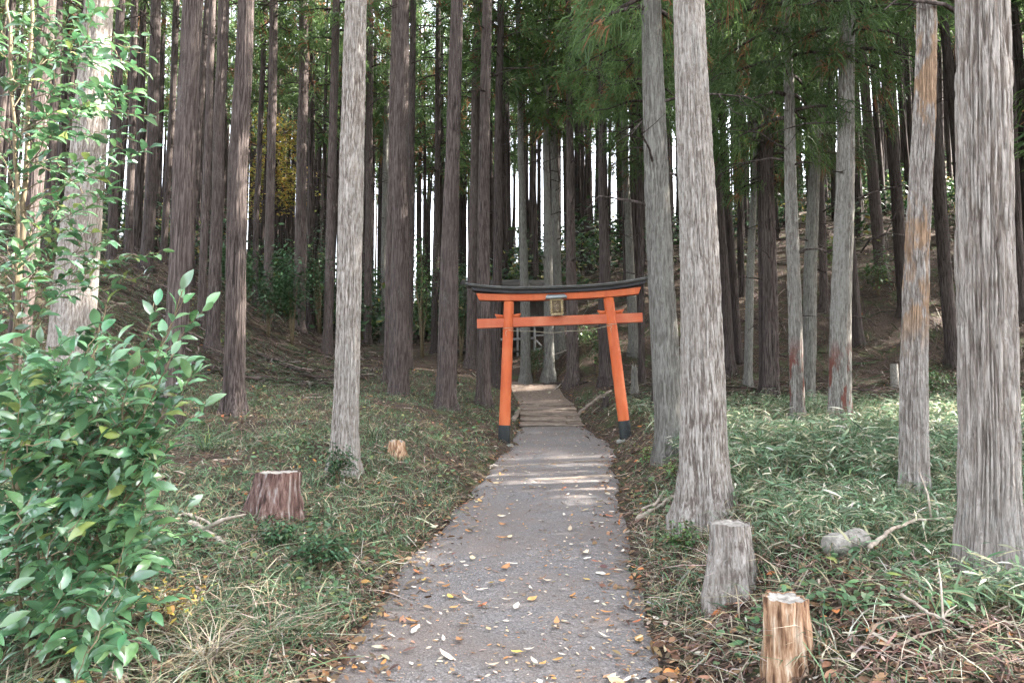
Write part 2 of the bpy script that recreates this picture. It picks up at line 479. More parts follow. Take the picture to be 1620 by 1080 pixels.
M_ROPE = mat_simple("straw_rope", [(.3, (.16, .14, .10)), (.7, (.32, .28, .20))], (1, 1, 1), 60, .9, .2, .003)

# ------------------------------------------------------------------ the setting: ground and path
def graded(lo, hi, c0, c1, d, g=1.06):
    pts = list(np.arange(c0, c1 + 1e-6, d))
    s, p = d, c1
    while p < hi: s *= g; p += s; pts.append(min(p, hi))
    s, p, left = d, c0, []
    while p > lo: s *= g; p -= s; left.append(max(p, lo))
    return np.array(left[::-1] + pts)
gx = graded(-170, 170, -5.5, 7.5, .085, 1.05)
gy = graded(-40, 190, 2.4, 13.0, .085, 1.035)
X, Y = np.meshgrid(gx, gy)
Z = gz(X, Y)
nx, ny = len(gx), len(gy)
i = np.arange(ny - 1)[:, None] * nx + np.arange(nx - 1)[None]
Q = np.stack([i, i + 1, i + nx + 1, i + nx], -1).reshape(-1, 4)
ground = obj("ground", mesh_np("ground", np.stack([X, Y, Z], -1), Q, M_GROUND))
tag(ground, "brown forest floor with moss and leaf litter rising to both sides", kind="structure")

ys = np.concatenate([np.arange(-6, 3, .25), np.arange(3, 16.86, .07)])
us = np.linspace(-1, 1, 27)
PX, PY = np.meshgrid(us, ys)
el = 1 + .13 * fbm2(ys * 1.3, ys * 0 + 1, 21, 3); er = 1 + .12 * fbm2(ys * 1.4, ys * 0 + 9, 23, 3)
half = hw(ys)[:, None] * np.where(PX < 0, el[:, None], er[:, None]) + .03
PXx = xc(ys)[:, None] + PX * half
PZ = zpath(PY) + .012 * (1 - PX ** 2) + .008 * fbm2(PXx * 1.4, PY * 1.4, 31, 2) - .03 * sstep(.9, 1, np.abs(PX))
n = len(us)
i = np.arange(len(ys) - 1)[:, None] * n + np.arange(n - 1)[None]
Q = np.stack([i, i + 1, i + n + 1, i + n], -1).reshape(-1, 4)
path = obj("path", mesh_np("path", np.stack([PXx, PY, PZ], -1), Q, M_PATH))
tag(path, "grey gravelly footpath running up to the gate, strewn with fallen leaves", kind="structure")

# stepped part of the path behind the gate: dirt treads held by timbers
tread_z, prev = float(zpath(16.8)), 16.84
edges = [s[0] for s in STEPS] + [24.5]
for k, (ys0, rise) in enumerate(STEPS):
    tread_z += rise
    y0, y1 = ys0 + .04, edges[k + 1] - .05
    yy = np.linspace(y0, y1 + .08, 8 if k < 4 else 24); uu = np.linspace(-1.05, 1.05, 14)
    U, YY = np.meshgrid(uu, yy)
    XX = xc(YY) + U * hw(YY)
    slope = (zpath(YY) - tread_z + .05) * sstep(21, 24, YY) if k == 4 else 0
    gain = .075 * (edges[k + 1] - ys0) if k < 4 else 0
    ZZ = tread_z + .018 * fbm2(XX * 2, YY * 2, 40 + k, 2) + slope + .075 * np.minimum(YY - ys0, 1.2)
    i = np.arange(len(yy) - 1)[:, None] * 14 + np.arange(13)[None]
    Q = np.stack([i, i + 1, i + 15, i + 14], -1).reshape(-1, 4)
    obj("step_tread", mesh_np("step_tread", np.stack([XX, YY, ZZ], -1), Q, M_DIRT), path)
    x0, h0 = float(xc(ys0)), float(hw(ys0)); tz = tread_z; tread_z += gain
    pts = [(x0 - h0 * 1.05 + t * h0 * 2.1, ys0 + .06 * math.sin(t * 5 + k * 2), tz - .022 + .010 * math.sin(t * 4 + k)) for t in np.linspace(0, 1, 9)]
    V, Qt = tube(pts, .032 + .006 * (k % 2), 10)
    obj("step_timber", mesh_mixed("step_timber", V, Qt, M_STEP), path)
# a timber bar across the path, and a thicker one imitating a sunlit band
for (pa, pb, r) in (((772, 741), (962, 731), .022), ((846, 765), (968, 756), .035)):
    a, b = hit(*pa), hit(*pb)
    pts = [a + (b - a) * t for t in np.linspace(0, 1, 9)]
    pts = [(p[0], p[1] + .03 * math.sin(q * 1.3), float(zpath(p[1])) - r * .35 + .012) for q, p in enumerate(pts)]
    V, Qt = tube(pts, r, 8)
    obj("water_bar_sun_band", mesh_mixed("water_bar_sun_band", V, Qt, M_STEP), path)

# ------------------------------------------------------------------ trees: crowns shared by all cedars
def crown_variant(seed, H, R, nb, tufts, blades, bl, bw=.06, dead=8, droop=.35):
    """foliage + woody limbs of one cedar crown: base at z=0, tip at z=H"""
    r = np.random.default_rng(seed)
    F, Wd = MB(), MB()
    cen, sid, wid, col = [], [], [], []
    for b in range(nb):
        t = (b + r.random()) / nb
        z = H * t ** 1.05
        L = R * (1 - t) ** .75 * (.65 + .5 * r.random()) + .25
        if t < .12: L *= .55 + 2.5 * t
        az = b * 2.39996 + r.normal() * .35
        d = np.array([math.cos(az), math.sin(az), 0])
        rise = .15 - .1 * r.random()
        s = np.linspace(0, 1, 7)
        P = d[None] * (L * s)[:, None] + np.array([0, 0, 1])[None] * (z + L * (rise * s - droop * s ** 2 + .25 * droop * s ** 4))[:, None]
        P += r.normal(size=P.shape) * .03 * s[:, None]
        V, Qd = tube(P, np.linspace(.028 * (1 - .6 * t) + .008, .006, 7), 5, False)
        Wd.add(V, Qd)
        m = max(4, int(tufts * (L / R) * (.8 + .4 * r.random())))
        ss = .22 + .78 * r.random(m) ** .75
        base = np.stack([np.interp(ss, s, P[:, k]) for k in range(3)], -1)
        perp = np.array([-d[1], d[0], 0])
        lat = r.normal(size=m) * .30 * L * (1.05 - ss) ** .6 * .8
        base = base + perp[None] * lat[:, None] + np.array([0, 0, 1.0])[None] * (r.normal(size=m) * .10 - np.abs(lat) * .25)[:, None]
        out = norm(d[None] * (.5 + .5 * ss)[:, None] + perp[None] * np.sign(lat)[:, None] * (.3 + .9 * r.random(m))[:, None] + np.array([0, 0, -.25])[None])
        k = blades
        q = m * k
        bb = np.repeat(base, k, 0); oo = np.repeat(out, k, 0)
        dr = norm(oo + r.normal(size=(q, 3)) * .55 + np.array([0, 0, -.15]))
        ln = bl * (.5 + r.random(q))
        ctr = bb + r.normal(size=(q, 3)) * .07
        mid = ctr + dr * (ln * .5)[:, None] + np.array([0, 0, .02])
        tip = ctr + dr * ln[:, None] + np.array([0, 0, -1])[None] * (ln * .25)[:, None]
        cen.append(np.stack([ctr, mid, tip], 1))
        sv = norm(np.cross(dr, r.normal(size=(q, 3))))
        sid.append(sv)
        w = bl * bw * (.7 + .6 * r.random(q))
        wid.append(np.stack([w * .5, w, w * .12], 1))
        tint = np.repeat(r.random(m), k); dd = r.random(q)
        brown = np.repeat(r.random(m) < .07, k)
        c = np.stack([.040 + .042 * tint + .015 * dd, .070 + .062 * tint + .025 * dd, .029 + .016 * tint], -1)
        c[brown] = np.array([.16, .075, .035])
        col.append(np.repeat(c, 6, 0))
    V, Qd = ribbons(np.concatenate(cen), np.concatenate(sid), np.concatenate(wid))
    F.add(V, Qd, np.concatenate(col))
    # bare dead limbs below the green crown
    for b in range(dead):
        z = -r.random() * 4.5; az = r.random() * 6.28; L = .5 + 1.5 * r.random()
        s = np.linspace(0, 1, 5); d = np.array([math.cos(az), math.sin(az), 0])
        P = d[None] * (L * s)[:, None] + np.array([0, 0, 1])[None] * (z + L * (.25 * s - .3 * s ** 2 + .1 * r.normal() * s))[:, None]
        P += r.normal(size=P.shape) * .04 * s[:, None]
        V, Qd = tube(P, np.linspace(.02, .004, 5), 5, False); Wd.add(V, Qd)
        for _ in range(3):
            q = P[2] + (P[3] - P[2]) * r.random(); e = q + (r.normal(size=3) * .3 + d * .3) * L * .5
            V, Qd = tube(np.stack([q, (q + e) / 2 + r.normal(size=3) * .03, e]), [.008, .005, .002], 4, False); Wd.add(V, Qd)
    # inner stem up through the crown
    Vf, Ff = np.concatenate(F.v), np.concatenate(F.f)
    Vw, Fw = np.concatenate(Wd.v), np.concatenate(Wd.f)
    cc = np.concatenate([np.concatenate(F.c), np.full((len(Vw), 3), .06)])
    return mesh_np("crown", np.concatenate([Vf, Vw]), np.concatenate([Ff, Fw + len(Vf)]), None, cc, True,
                   [M_NEEDLE, M_FARBARK], np.concatenate([np.zeros(len(Ff)), np.ones(len(Fw))]))

CROWNS = [crown_variant(100 + k, 11.0, 1.75, 52, 10, 9, .36, .055) for k in range(5)]
CROWNS_FAR = [crown_variant(150 + k, 11.0, 1.75, 34, 8, 7, .46, .065, 5) for k in range(4)]
LOWCROWNS = [crown_variant(200 + k, 13.0, 2.0, 110, 17, 16, .24, .04, 5, .45) for k in range(2)]

# ------------------------------------------------------------------ trees: trunks
def trunk_mesh(name, zs, cx, cy, rr, seg, seed, flare, amp, mat, lobes=5, zf=2.2):
    th = np.linspace(0, 2 * np.pi, seg, endpoint=False)
    Zg, Tg = np.meshgrid(zs, th, indexing='ij')
    ct, st = np.cos(Tg), np.sin(Tg)
    R = rr[:, None] * np.ones_like(Tg)
    ph = (seed * 1.7) % 6.28
    lob = .5 + .5 * np.cos(lobes * Tg + ph + .6 * np.sin(2 * Tg + ph))
    R = R * (1 + flare * np.exp(-np.maximum(Zg, 0) / .22) * (.25 + .9 * lob) + .10 * flare * np.exp(-np.maximum(Zg, 0) / .9) * (.4 + lob))
    kf = 1.0
    R = R * (1 + .035 * vn3(ct * 1.3, st * 1.3, Zg * .5, seed))
    crest = np.full(R.shape, .5)
    if amp > 0:
        f = 7.0 + 20 * float(np.mean(rr[:5]))
        wob = .35 * vn3(ct * 3, st * 3, Zg * 2.1, seed + 8)
        n1 = vn3(ct * f + wob, st * f + wob, Zg * zf * .8, seed + 1)
        n2 = vn3(ct * f * 2.2 + wob, st * f * 2.2, Zg * zf * 2.3, seed + 2)
        g1_ = np.exp(-(n1 / .20) ** 2); g2_ = np.exp(-(n2 / .24) ** 2)
        plate = vn3(ct * f * .9, st * f * .9, Zg * zf * 1.7, seed + 4)
        R = R + amp * (.55 * plate - 1.25 * g1_ - .6 * g2_ + .5)
        crest = np.clip(.78 - .75 * g1_ - .38 * g2_ + .22 * plate, 0, 1)
    V = np.stack([cx[:, None] + R * ct, cy[:, None] + R * st, Zg], -1).reshape(-1, 3)
    n = len(zs)
    i = np.arange(n - 1)[:, None] * seg; j = np.arange(seg)[None]; j2 = (j + 1) % seg
    Q = np.stack([i + j, i + j2, i + seg + j2, i + seg + j], -1).reshape(-1, 4)
    return mesh_np(name, V, Q, mat, np.repeat(crest.reshape(-1, 1), 3, 1))

USED = []
def tree(base, s, bk, label, crown=None, height=None, low=False, group=None, flare=.55, name="cedar_tree", cs=1.0, amp=None, depth=None, kind=0):
    """base: pixel at the foot; s: (row, centre column, width) of the stem in the photograph, foot to top"""
    P = at(base[0], base[1], depth) if depth else hit(*base)
    P[2] = g1(P[0], P[1])
    d = P[1]
    zl, xl, rl = [0.0], [0.0], []
    for (py, px, w) in s:
        q = at(px, py, d)
        fd = (q - CAM) @ np.array([0, math.cos(PITCH), math.sin(PITCH)])
        zl.append(q[2] - P[2]); xl.append(q[0] - P[0]); rl.append(.5 * w * PXM * fd * d / math.hypot(d, P[0]))
    rl = [rl[0] * 1.04] + rl
    H = height or random.uniform(20, 24)
    o = np.argsort(zl); zl, xl, rl = np.array(zl)[o], np.array(xl)[o], np.array(rl)[o]
    slope = (xl[-1] - xl[0]) / max(zl[-1], 1.0)
    if zl[-1] < H:
        zt = max(H, zl[-1] + 3)
        zl = np.append(zl, zt); xl = np.append(xl, xl[-1] + slope * .6 * (zt - zl[-2])); rl = np.append(rl, max(.03, rl[-1] * .22))
    vis = min(H, max(4.0, 1.6 + (d * .62) - P[2] + .4))
    near = d < 9
    dz = .03 if near else (.09 if d < 18 else .35)
    zs = np.unique(np.concatenate([[-.5, -.25], np.arange(0, vis, dz), np.arange(vis, H, 1.2), [H]]))
    seg = 240 if near else (72 if d < 18 else 22)
    k = np.interp(zs, zl, xl); r = np.interp(zs, zl, rl)
    seed = len(USED) * 13 + 5
    ker = np.ones(7) / 7
    cx = k + .02 * vn3(zs * .5, zs * 0, zs * 0, seed)
    cyv = .05 * vn3(zs * .3, zs * 0 + 3, zs * 0, seed + 3) * sstep(0, 2, zs)
    A = amp if amp is not None else (.009 if near else (.010 if d < 18 else 0))
    root = thing(name, label, "tree", P, group=group)
    obj("trunk", trunk_mesh("trunk", zs, cx, cyv, r, seg, seed, flare, A, BARK[bk], 4 + seed % 3, {'pale': 3.8, 'old': 2.4, 'peel': 3.4}.get(bk, 2.0)), root)
    c0 = crown if crown is not None else (random.uniform(12.5, 14.5) if d < 18 else random.uniform(10.0, 12.5))
    vset = LOWCROWNS if low else CROWNS
    cm = vset[len(USED) % len(vset)]
    hh = 13.0 if low else 11.0
    sz = (H + .6 - c0) / hh
    xo = float(np.interp(c0 + 2, zl, xl)); rz = random.uniform(0, 6.28)
    tilt = math.atan((float(np.interp(H, zl, xl)) - xo) / max(H - c0 - 2, 1))
    c = obj("crown", cm, root, (xo, 0, c0), (0, 0, rz), (cs, cs, sz))
    c["kind"] = "stuff"
    USED.append((P[0], P[1]))
    return root

T = tree
# left of the path, front to back
T((105, 640), [(450, 118, 72), (250, 137, 58), (0, 157, 47)], 'pale', "thick pale grey cedar trunk behind the glossy-leaved shrub on the left")
T((42, 352), [(230, 55, 34), (30, 72, 30)], 'brown', "brown cedar trunk at the left edge behind the sapling's stems", depth=11)
T((268, 668), [(500, 277, 36), (250, 289, 36), (0, 305, 32)], 'brown', "reddish brown cedar trunk rising just past the tip of the glossy-leaved shrub")
T((336, 556), [(400, 341, 20), (0, 354, 17)], 'brown', "slim brown cedar touching a thinner one, between two thick trunks left of the path")
T((318, 516), [(380, 324, 13), (0, 336, 11)], 'brown', "thin brown cedar half hidden by a slimmer neighbour between two thick trunks")
T((368, 655), [(450, 373, 32), (200, 381, 30), (0, 388, 26)], 'brown', "straight brown cedar with a bright sunlit stripe high on its trunk")
T((403, 487), [(350, 406, 9), (0, 420, 8)], 'dark', "very thin dark cedar just right of the sunlit-striped trunk")
T((424, 512), [(350, 428, 15), (0, 434, 13)], 'brown', "slender brown cedar with sun patches in front of the yellow-leaved tree")
T((450, 385), [(250, 452, 8), (0, 457, 7)], 'dark', "very thin dark cedar rising through the yellow foliage")
T((472, 527), [(380, 476, 18), (0, 481, 14)], 'brown', "brown cedar, left one of a close pair at the edge of the dark shrubs")
T((490, 515), [(380, 491, 12), (0, 494, 12)], 'dark', "dark cedar, right one of a close pair at the edge of the dark shrubs")
T((518, 562), [(380, 522, 15), (0, 533, 12)], 'brown', "slim brown cedar close behind the pale mottled trunk left of the path")
T((543, 748), [(560, 549, 38), (300, 555, 38), (0, 563, 34)], 'pale', "pale mottled grey cedar nearest the path on its left side, shrub at foot")
T((582, 545), [(400, 583, 12), (0, 586, 10)], 'brown', "thin brown cedar just right of the pale mottled trunk")
T((605, 545), [(470, 606, 9), (0, 616, 8)], 'grey', "thin grey cedar left of the thick fluted trunk cluster")
T((614, 606), [(400, 617, 13), (0, 625, 11)], 'brown', "narrow brown cedar on the left flank of the thick fluted trunk")
T((630, 625), [(480, 632, 30), (250, 634, 24), (0, 638, 18)], 'brown', "thick fluted brown cedar, front one of a three-trunk cluster left of the gate", flare=.3)
T((646, 583), [(400, 648, 13), (0, 653, 9)], 'dark', "dark slim cedar on the right flank of the thick fluted trunk")
T((686, 560), [(400, 690, 10), (0, 694, 8)], 'dark', "thin dark cedar behind the straight trunk left of the gate")
T((706, 648), [(480, 709, 30), (250, 715, 22), (0, 722, 19)], 'brown', "straight brown-grey cedar, flared at its foot, second thick trunk left of the gate")
T((746, 580), [(400, 749, 17), (0, 756, 13)], 'brown', "brown cedar behind the left tip of the gate's roof beam")
T((764, 640), [(480, 765, 21), (250, 766, 17), (0, 771, 15)], 'brown', "brown cedar with spreading roots, nearest left of the gate's left pillar")
T((784, 612), [(450, 786, 15), (0, 792, 10)], 'dark', "dark reddish cedar just behind the gate's left pillar")
# behind the gate
T((832, 605), [(480, 831, 15), (250, 824, 10), (0, 819, 8)], 'grey', "pale grey cedar seen through the gate, standing left of the steps")
T((868, 603), [(480, 868, 16), (250, 864, 10), (0, 861, 8)], 'grey', "grey cedar with flared roots directly behind the gate's name plaque", crown=9, flare=.7)
T((887, 556), [(450, 882, 16), (250, 876, 10), (0, 871, 8)], 'grey', "pale cedar on the slope just right of the plaque, farther back", crown=8)
T((906, 608), [(480, 905, 18), (250, 901, 11), (0, 899, 9)], 'brown', "dark straight cedar with wide roots right of the plaque above the steps", crown=9, flare=.7)
T((957, 610), [(480, 957, 19), (250, 953, 14), (0, 952, 11)], 'dark', "dark cedar just left of the gate's right pillar", crown=9.5)
T((1003, 560), [(480, 1000, 15), (250, 989, 11), (0, 982, 8)], 'grey', "pale grey cedar behind the right end of the gate's crossbeam", crown=9)
T((1014, 608), [(480, 1014, 10), (250, 1012, 8)], 'dark', "thin dark cedar beside the broken stump right of the gate", crown=6.8, low=True, cs=.95)
T((1040, 652), [(480, 1040, 18), (250, 1030, 14), (0, 1022, 12)], 'dark', "dark cedar half hidden behind the thick grey trunk right of the gate", crown=6.8, low=True, cs=.95)
# right of the path
T((1062, 722), [(560, 1054, 44), (300, 1041, 39), (60, 1034, 32), (0, 1032, 30)], 'grey', "thick grey-green cedar directly right of the gate, under drooping foliage", crown=6.3, low=True, cs=.9)
T((1122, 822), [(740, 1117, 74), (600, 1113, 70), (400, 1105, 62), (0, 1091, 48)], 'pale', "large pale flaking cedar on the right edge of the path behind a grey stump", crown=11, flare=.55)
T((1155, 592), [(430, 1145, 17), (250, 1133, 14)], 'dark', "dark cedar with a white sunlit edge behind the large pale trunk", crown=10)
T((1168, 570), [(430, 1160, 13), (250, 1146, 12)], 'dark', "dark leaning cedar second behind the large pale trunk", crown=10)
T((1184, 616), [(450, 1187, 13), (260, 1195, 10)], 'grey', "thin grey sapling-sized cedar leaning right behind the bamboo grass", crown=6.5)
T((1208, 625), [(450, 1207, 15), (250, 1205, 14)], 'dark', "dark reddish cedar on the left flank of a thicker purple-brown trunk", crown=9)
T((1221, 634), [(450, 1218, 24), (250, 1214, 20), (0, 1210, 16)], 'brown', "purple-brown cedar at the back edge of the bamboo grass", crown=5.6, low=True, cs=.95)
T((1262, 672), [(450, 1256, 21), (250, 1249, 18), (0, 1243, 13)], 'redp', "slim pale cedar with a red scraped patch low on its trunk", crown=5.6, low=True, cs=.9)
T((1278, 640), [(450, 1281, 21), (250, 1290, 18), (0, 1299, 14)], 'grey', "grey cedar leaning right, just right of the slim red-scraped one", crown=6.2, low=True, cs=.9)
T((1304, 492), [(400, 1302, 13), (250, 1296, 11)], 'brown', "rim-lit brown cedar on the dark slope between two grey trunks", crown=11)
T((1327, 682), [(500, 1331, 34), (250, 1338, 29), (0, 1342, 22)], 'redp', "straight grey cedar with a rusty red strip along its foot", crown=6.4, low=True, cs=.9)
T((1443, 788), [(650, 1444, 45), (400, 1453, 39), (200, 1460, 36), (0, 1464, 31)], 'peel', "peeling orange and grey cedar standing in the bamboo grass", crown=10, flare=.25)
T((1568, 908), [(700, 1569, 95), (400, 1559, 91), (0, 1553, 85)], 'old', "massive shaggy cedar at the right edge of the view", crown=11, flare=.38, amp=.014)
T((1395, 442), [(300, 1381, 19), (100, 1366, 16)], 'brown', "brown cedar with a sunlit root halfway up the dark slope", crown=12)
T((1357, 545), [(400, 1346, 16), (250, 1338, 13)], 'dark', "dark cedar with splayed foot on the slope left of the peeling trunk", crown=11)
T((1432, 500), [(350, 1422, 20), (150, 1408, 18)], 'dark', "dark leaning cedar right behind the peeling trunk", crown=12)
T((1508, 575), [(400, 1494, 22), (200, 1479, 20), (0, 1464, 18)], 'dark', "dark leaning cedar between the peeling trunk and the massive one", crown=12)
T((1535, 470), [(300, 1520, 18), (100, 1500, 16)], 'dark', "dark cedar showing at the left side of the massive trunk", crown=12)
T((1614, 505), [(350, 1606, 20), (150, 1600, 18)], 'dark', "dark cedar at the far right edge, beyond the massive trunk", crown=12)
# left background
T((233, 402), [(250, 241, 20), (0, 248, 17)], 'dark', "dark cedar with a sunlit flank up the left hillside above bright shrubs", crown=12, depth=23)
T((178, 380), [(250, 183, 15), (0, 192, 14)], 'dark', "dark cedar just right of the pale grey trunk on the left hillside", crown=12, depth=21)
T((204, 385), [(250, 207, 12), (0, 213, 11)], 'dark', "thin dark cedar second right of the pale grey trunk on the left hillside", crown=12, depth=25)
T((258, 420), [(250, 268, 11), (0, 280, 10)], 'dark', "thin dark cedar peeping left of the reddish brown trunk", crown=12, depth=26)
T((300, 430), [(250, 311, 12), (0, 329, 10)], 'dark', "thin leaning dark cedar just right of the reddish brown trunk", crown=12, depth=24)
T((78, 372), [(200, 84, 16), (0, 92, 14)], 'dark', "dark cedar seen between the sapling stems and the pale grey trunk", crown=12, depth=19)

# ------------------------------------------------------------------ trees: the far stand and the trees beyond the frame
FAR_TRUNK = []
for k in range(6):
    zs = np.array([-.6, 0, .15, .4, 1, 3, 6, 9, 12, 16, 20, 22.0])
    r = .17 * (1 - zs / 25); r[0:2] = .17
    q = np.random.default_rng(60 + k)
    cx = np.cumsum(np.concatenate([[0, 0], q.normal(size=10) * .05])) + .012 * q.normal() * zs
    FAR_TRUNK.append(trunk_mesh("trunk", zs, cx, cx * .3, r, 12, 700 + k, .45, 0, M_FARBARK, 5))
def far_tree(x, y, label, group, sc_=1.0, cstart=11.0, th=1.0, wide=1.05):
    z = g1(x, y)
    root = thing("cedar_tree", label, "tree", (x, y, z), (0, 0, 0), group)
    k = random.randrange(6); rz = random.uniform(0, 6.28)
    t = obj("trunk", FAR_TRUNK[k], root, None, (0, 0, rz), (sc_ * th, sc_ * th, sc_))
    cm = CROWNS[random.randrange(5)] if y < 36 else CROWNS_FAR[random.randrange(4)]
    sz = (22 * sc_ + .5 - cstart) / 11.0
    c = obj("crown", cm, root, (0, 0, cstart), (0, 0, rz), (wide, wide, sz)); c["kind"] = "stuff"
    USED.append((x, y)); return root
ZONES = [("slender dark cedar far up the left hillside, one of many alike", "distant cedars on the left hillside"),
         ("slender dark cedar in the deep forest far beyond the gate, one of many alike", "distant cedars beyond the gate"),
         ("slender dark cedar far up the right-hand slope, one of many alike", "distant cedars on the right slope")]
r2 = np.random.default_rng(5)
sp = 3.35
cand = [(x + r2.uniform(-1.2, 1.2) + (sp / 2 if (j % 2) else 0), y + r2.uniform(-1.2, 1.2)) for j, y in enumerate(np.arange(25.5, 70, sp * .87)) for x in np.arange(-58, 62, sp)]
nfar = 0
for (x, y) in cand:
    if abs(x) > .77 * y + 2: continue
    if min((x - a) ** 2 + (y - b) ** 2 for a, b in USED) < 1.9 ** 2: continue
    if -2.2 < x < 2.2 and y < 28.5: continue
    a = x / y
    zone = 0 if a < -.16 else (2 if a > .27 else 1)
    if nfar >= 285: break
    far_tree(x, y, *ZONES[zone], sc_=random.uniform(.88, 1.12), cstart=random.uniform(8.5, 11.5), th=random.uniform(.75, 1.25)); nfar += 1
# same stand beside the view: unseen cedars, the right-hand ones added for shade
side = [(9.5, 9.5), (12.5, 12.2), (16.5, 10.5), (17.0, 5.0), (16.5, 15.0), (20, 18), (24.5, 21.5),
        (29, 22), (31, 28), (27, 26.5), (34, 33), (36, 39), (24, 26), (33, 24), (38, 31), (41, 37), (40, 44),
        (10.8, 10.9), (14.6, 12.9), (26.3, 19.3), (22, 19.8), (23.2, 23.5), (29.3, 25), (16.3, 17.4), (13.6, 9.6), (20.8, 23.2), (24.3, 18.3), (19.8, 20.6), (26.5, 24.0), (30.5, 31.5), (34, 29),
        (-10.5, 8.5), (-13.5, 11.5), (-12.5, 5.0), (-17, 14), (-16, 8.5)]
for (x, y) in side:
    far_tree(x, y, "unseen cedar added beside the view, carrying on the stand and its shade", "unseen cedars added beside the view", cstart=random.uniform(6, 9.5), th=1.3, wide=1.4 if x > 0 else 1.05)
for (x, y, h) in ((7.2, 5.7, 8.6), (8.3, 4.9, 9.6), (8.7, 6.4, 9.8), (8.4, 8.0, 9.2), (10.2, 5.2, 10.2), (10.4, 7.7, 11.2), (12.0, 6.4, 12.0)):  # unseen short trees, sized to shade the path but let sun pass left
    far_tree(x, y, "unseen young cedar added right of the path to keep the sun off it", "unseen young cedars added to block the sun", sc_=h / 22, cstart=2.6, th=1.2, wide=1.2)
# the rest of the far stand, past what one could count
fm_ = MB(); r3 = np.random.default_rng(91)
for k in range(500):
    y = r3.uniform(31, 76); x = r3.uniform(-.8, .8) * y
    if min((x - a) ** 2 + (y - b) ** 2 for a, b in USED) < 1.0: continue
    z = g1(x, y); r = r3.uniform(.08, .19); h = r3.uniform(17, 22)
    t = np.array([0, .3, 1.0]); P = np.stack([x + r3.normal() * .3 * t, y + 0 * t, z - .4 + h * t], -1)
    fm_.add(*tube(P, [r, r * .85, r * .3], 7, False))
ff = obj("far_forest", fm_.mesh("far_forest", M_FARBARK))
tag(ff, "mass of thin dark trunks closing the forest in the far distance", "forest", kind="stuff")

# ------------------------------------------------------------------ the gate
def curved_beam(x0, x1, zf, hgt, dep, n=41, slant=0.0, top_extra=0.0, y=0.0):
    """beam along x whose underside follows zf(x); ends cut on a slant; top may be a little longer"""
    t = np.linspace(0, 1, n)
    V = []
    for a in t:
        xb = x0 + (x1 - x0) * a
        xt = (x0 - slant) + (x1 - x0 + 2 * slant) * a
        zb, zt = zf(xb), zf(xt) + hgt
        V += [(xb, y - dep / 2, zb), (xt, y - dep / 2 - top_extra, zt), (xt, y + dep / 2 + top_extra, zt), (xb, y + dep / 2, zb)]
    Q = []
    for k in range(n - 1):
        b = 4 * k
        for j in range(4): Q.append((b + j, b + (j + 1) % 4, b + 4 + (j + 1) % 4, b + 4 + j))
    Q += [(0, 3, 2, 1), (4 * n - 4, 4 * n - 3, 4 * n - 2, 4 * n - 1)]
    return np.array(V), np.array(Q)

def bevel(o, w=.006, seg=2):
    m = o.modifiers.new("bevel", 'BEVEL'); m.width = w; m.segments = seg; m.limit_method = 'ANGLE'; m.angle_limit = math.radians(40)
    for p in o.data.polygons: p.use_smooth = False
    return o

TD = 13.8
gl, gr = at(797, 704, TD), at(991, 698, TD)
gc = (gl + gr) / 2
half_b = (gr[0] - gl[0]) / 2
torii = thing("torii_gate", "vermilion wooden shrine gate with black roof beam standing over the path", "gate", (gc[0], TD, gc[2]), (0, math.radians(-2.2), 0))
half_t = half_b - .215
HP = 2.90
for s in (-1, 1):
    zb = (g1(gc[0] + s * half_b, TD) - gc[2]) - s * half_b * .038
    zz = np.concatenate([[-.35], np.linspace(0, HP, 14)])
    P = np.stack([s * (half_b + (half_t - half_b) * np.maximum(zz, -.3) / HP), zz * 0, zz], -1)
    V, Qt = tube(P, np.interp(zz, [0, HP], [.116, .103]), 40)
    pl = obj("pillar", mesh_mixed("pillar", V, Qt, M_VERM), torii)
    for p in pl.data.polygons: p.use_smooth = len(p.vertices) == 4
    m = zz[zz < .45]
    zz2 = np.array([-.3, 0, .2, .395, .41]); P = np.stack([s * (half_b + (half_t - half_b) * zz2 / HP), zz2 * 0, zz2], -1)
    V, Qt = tube(P, [.124, .124, .122, .121, .117], 40)
    sl = obj("pillar_sleeve", mesh_mixed("pillar_sleeve", V, Qt, M_SLEEVE), torii)
    V, Qt = tube([(s * half_b, 0, -.25), (s * half_b, 0, .005), (s * half_b, 0, .03)], [.20, .20, .175], 28)
    obj("base_stone", mesh_mixed("base_stone", V, Qt, M_STONE, smooth=False), torii)
    # short rope tied round the pillar below the crossbeam
    zr = 2.30; xr = s * (half_b + (half_t - half_b) * zr / HP)
    th = np.linspace(0, 6.6, 26)
    V, Qt = tube(np.stack([xr + .112 * np.cos(th), .112 * np.sin(th), zr + .02 * np.sin(th * .5) + .008 * th], -1), .006, 6)
    ro = obj("rope_tie", mesh_mixed("rope_tie", V, Qt, M_ROPE), torii)
    V, Qt = tube([(xr - .02, -.115, zr), (xr - .05, -.13, zr - .04), (xr - .04, -.125, zr - .11)], .005, 5)
    obj("rope_end", mesh_mixed("rope_end", V, Qt, M_ROPE), ro)
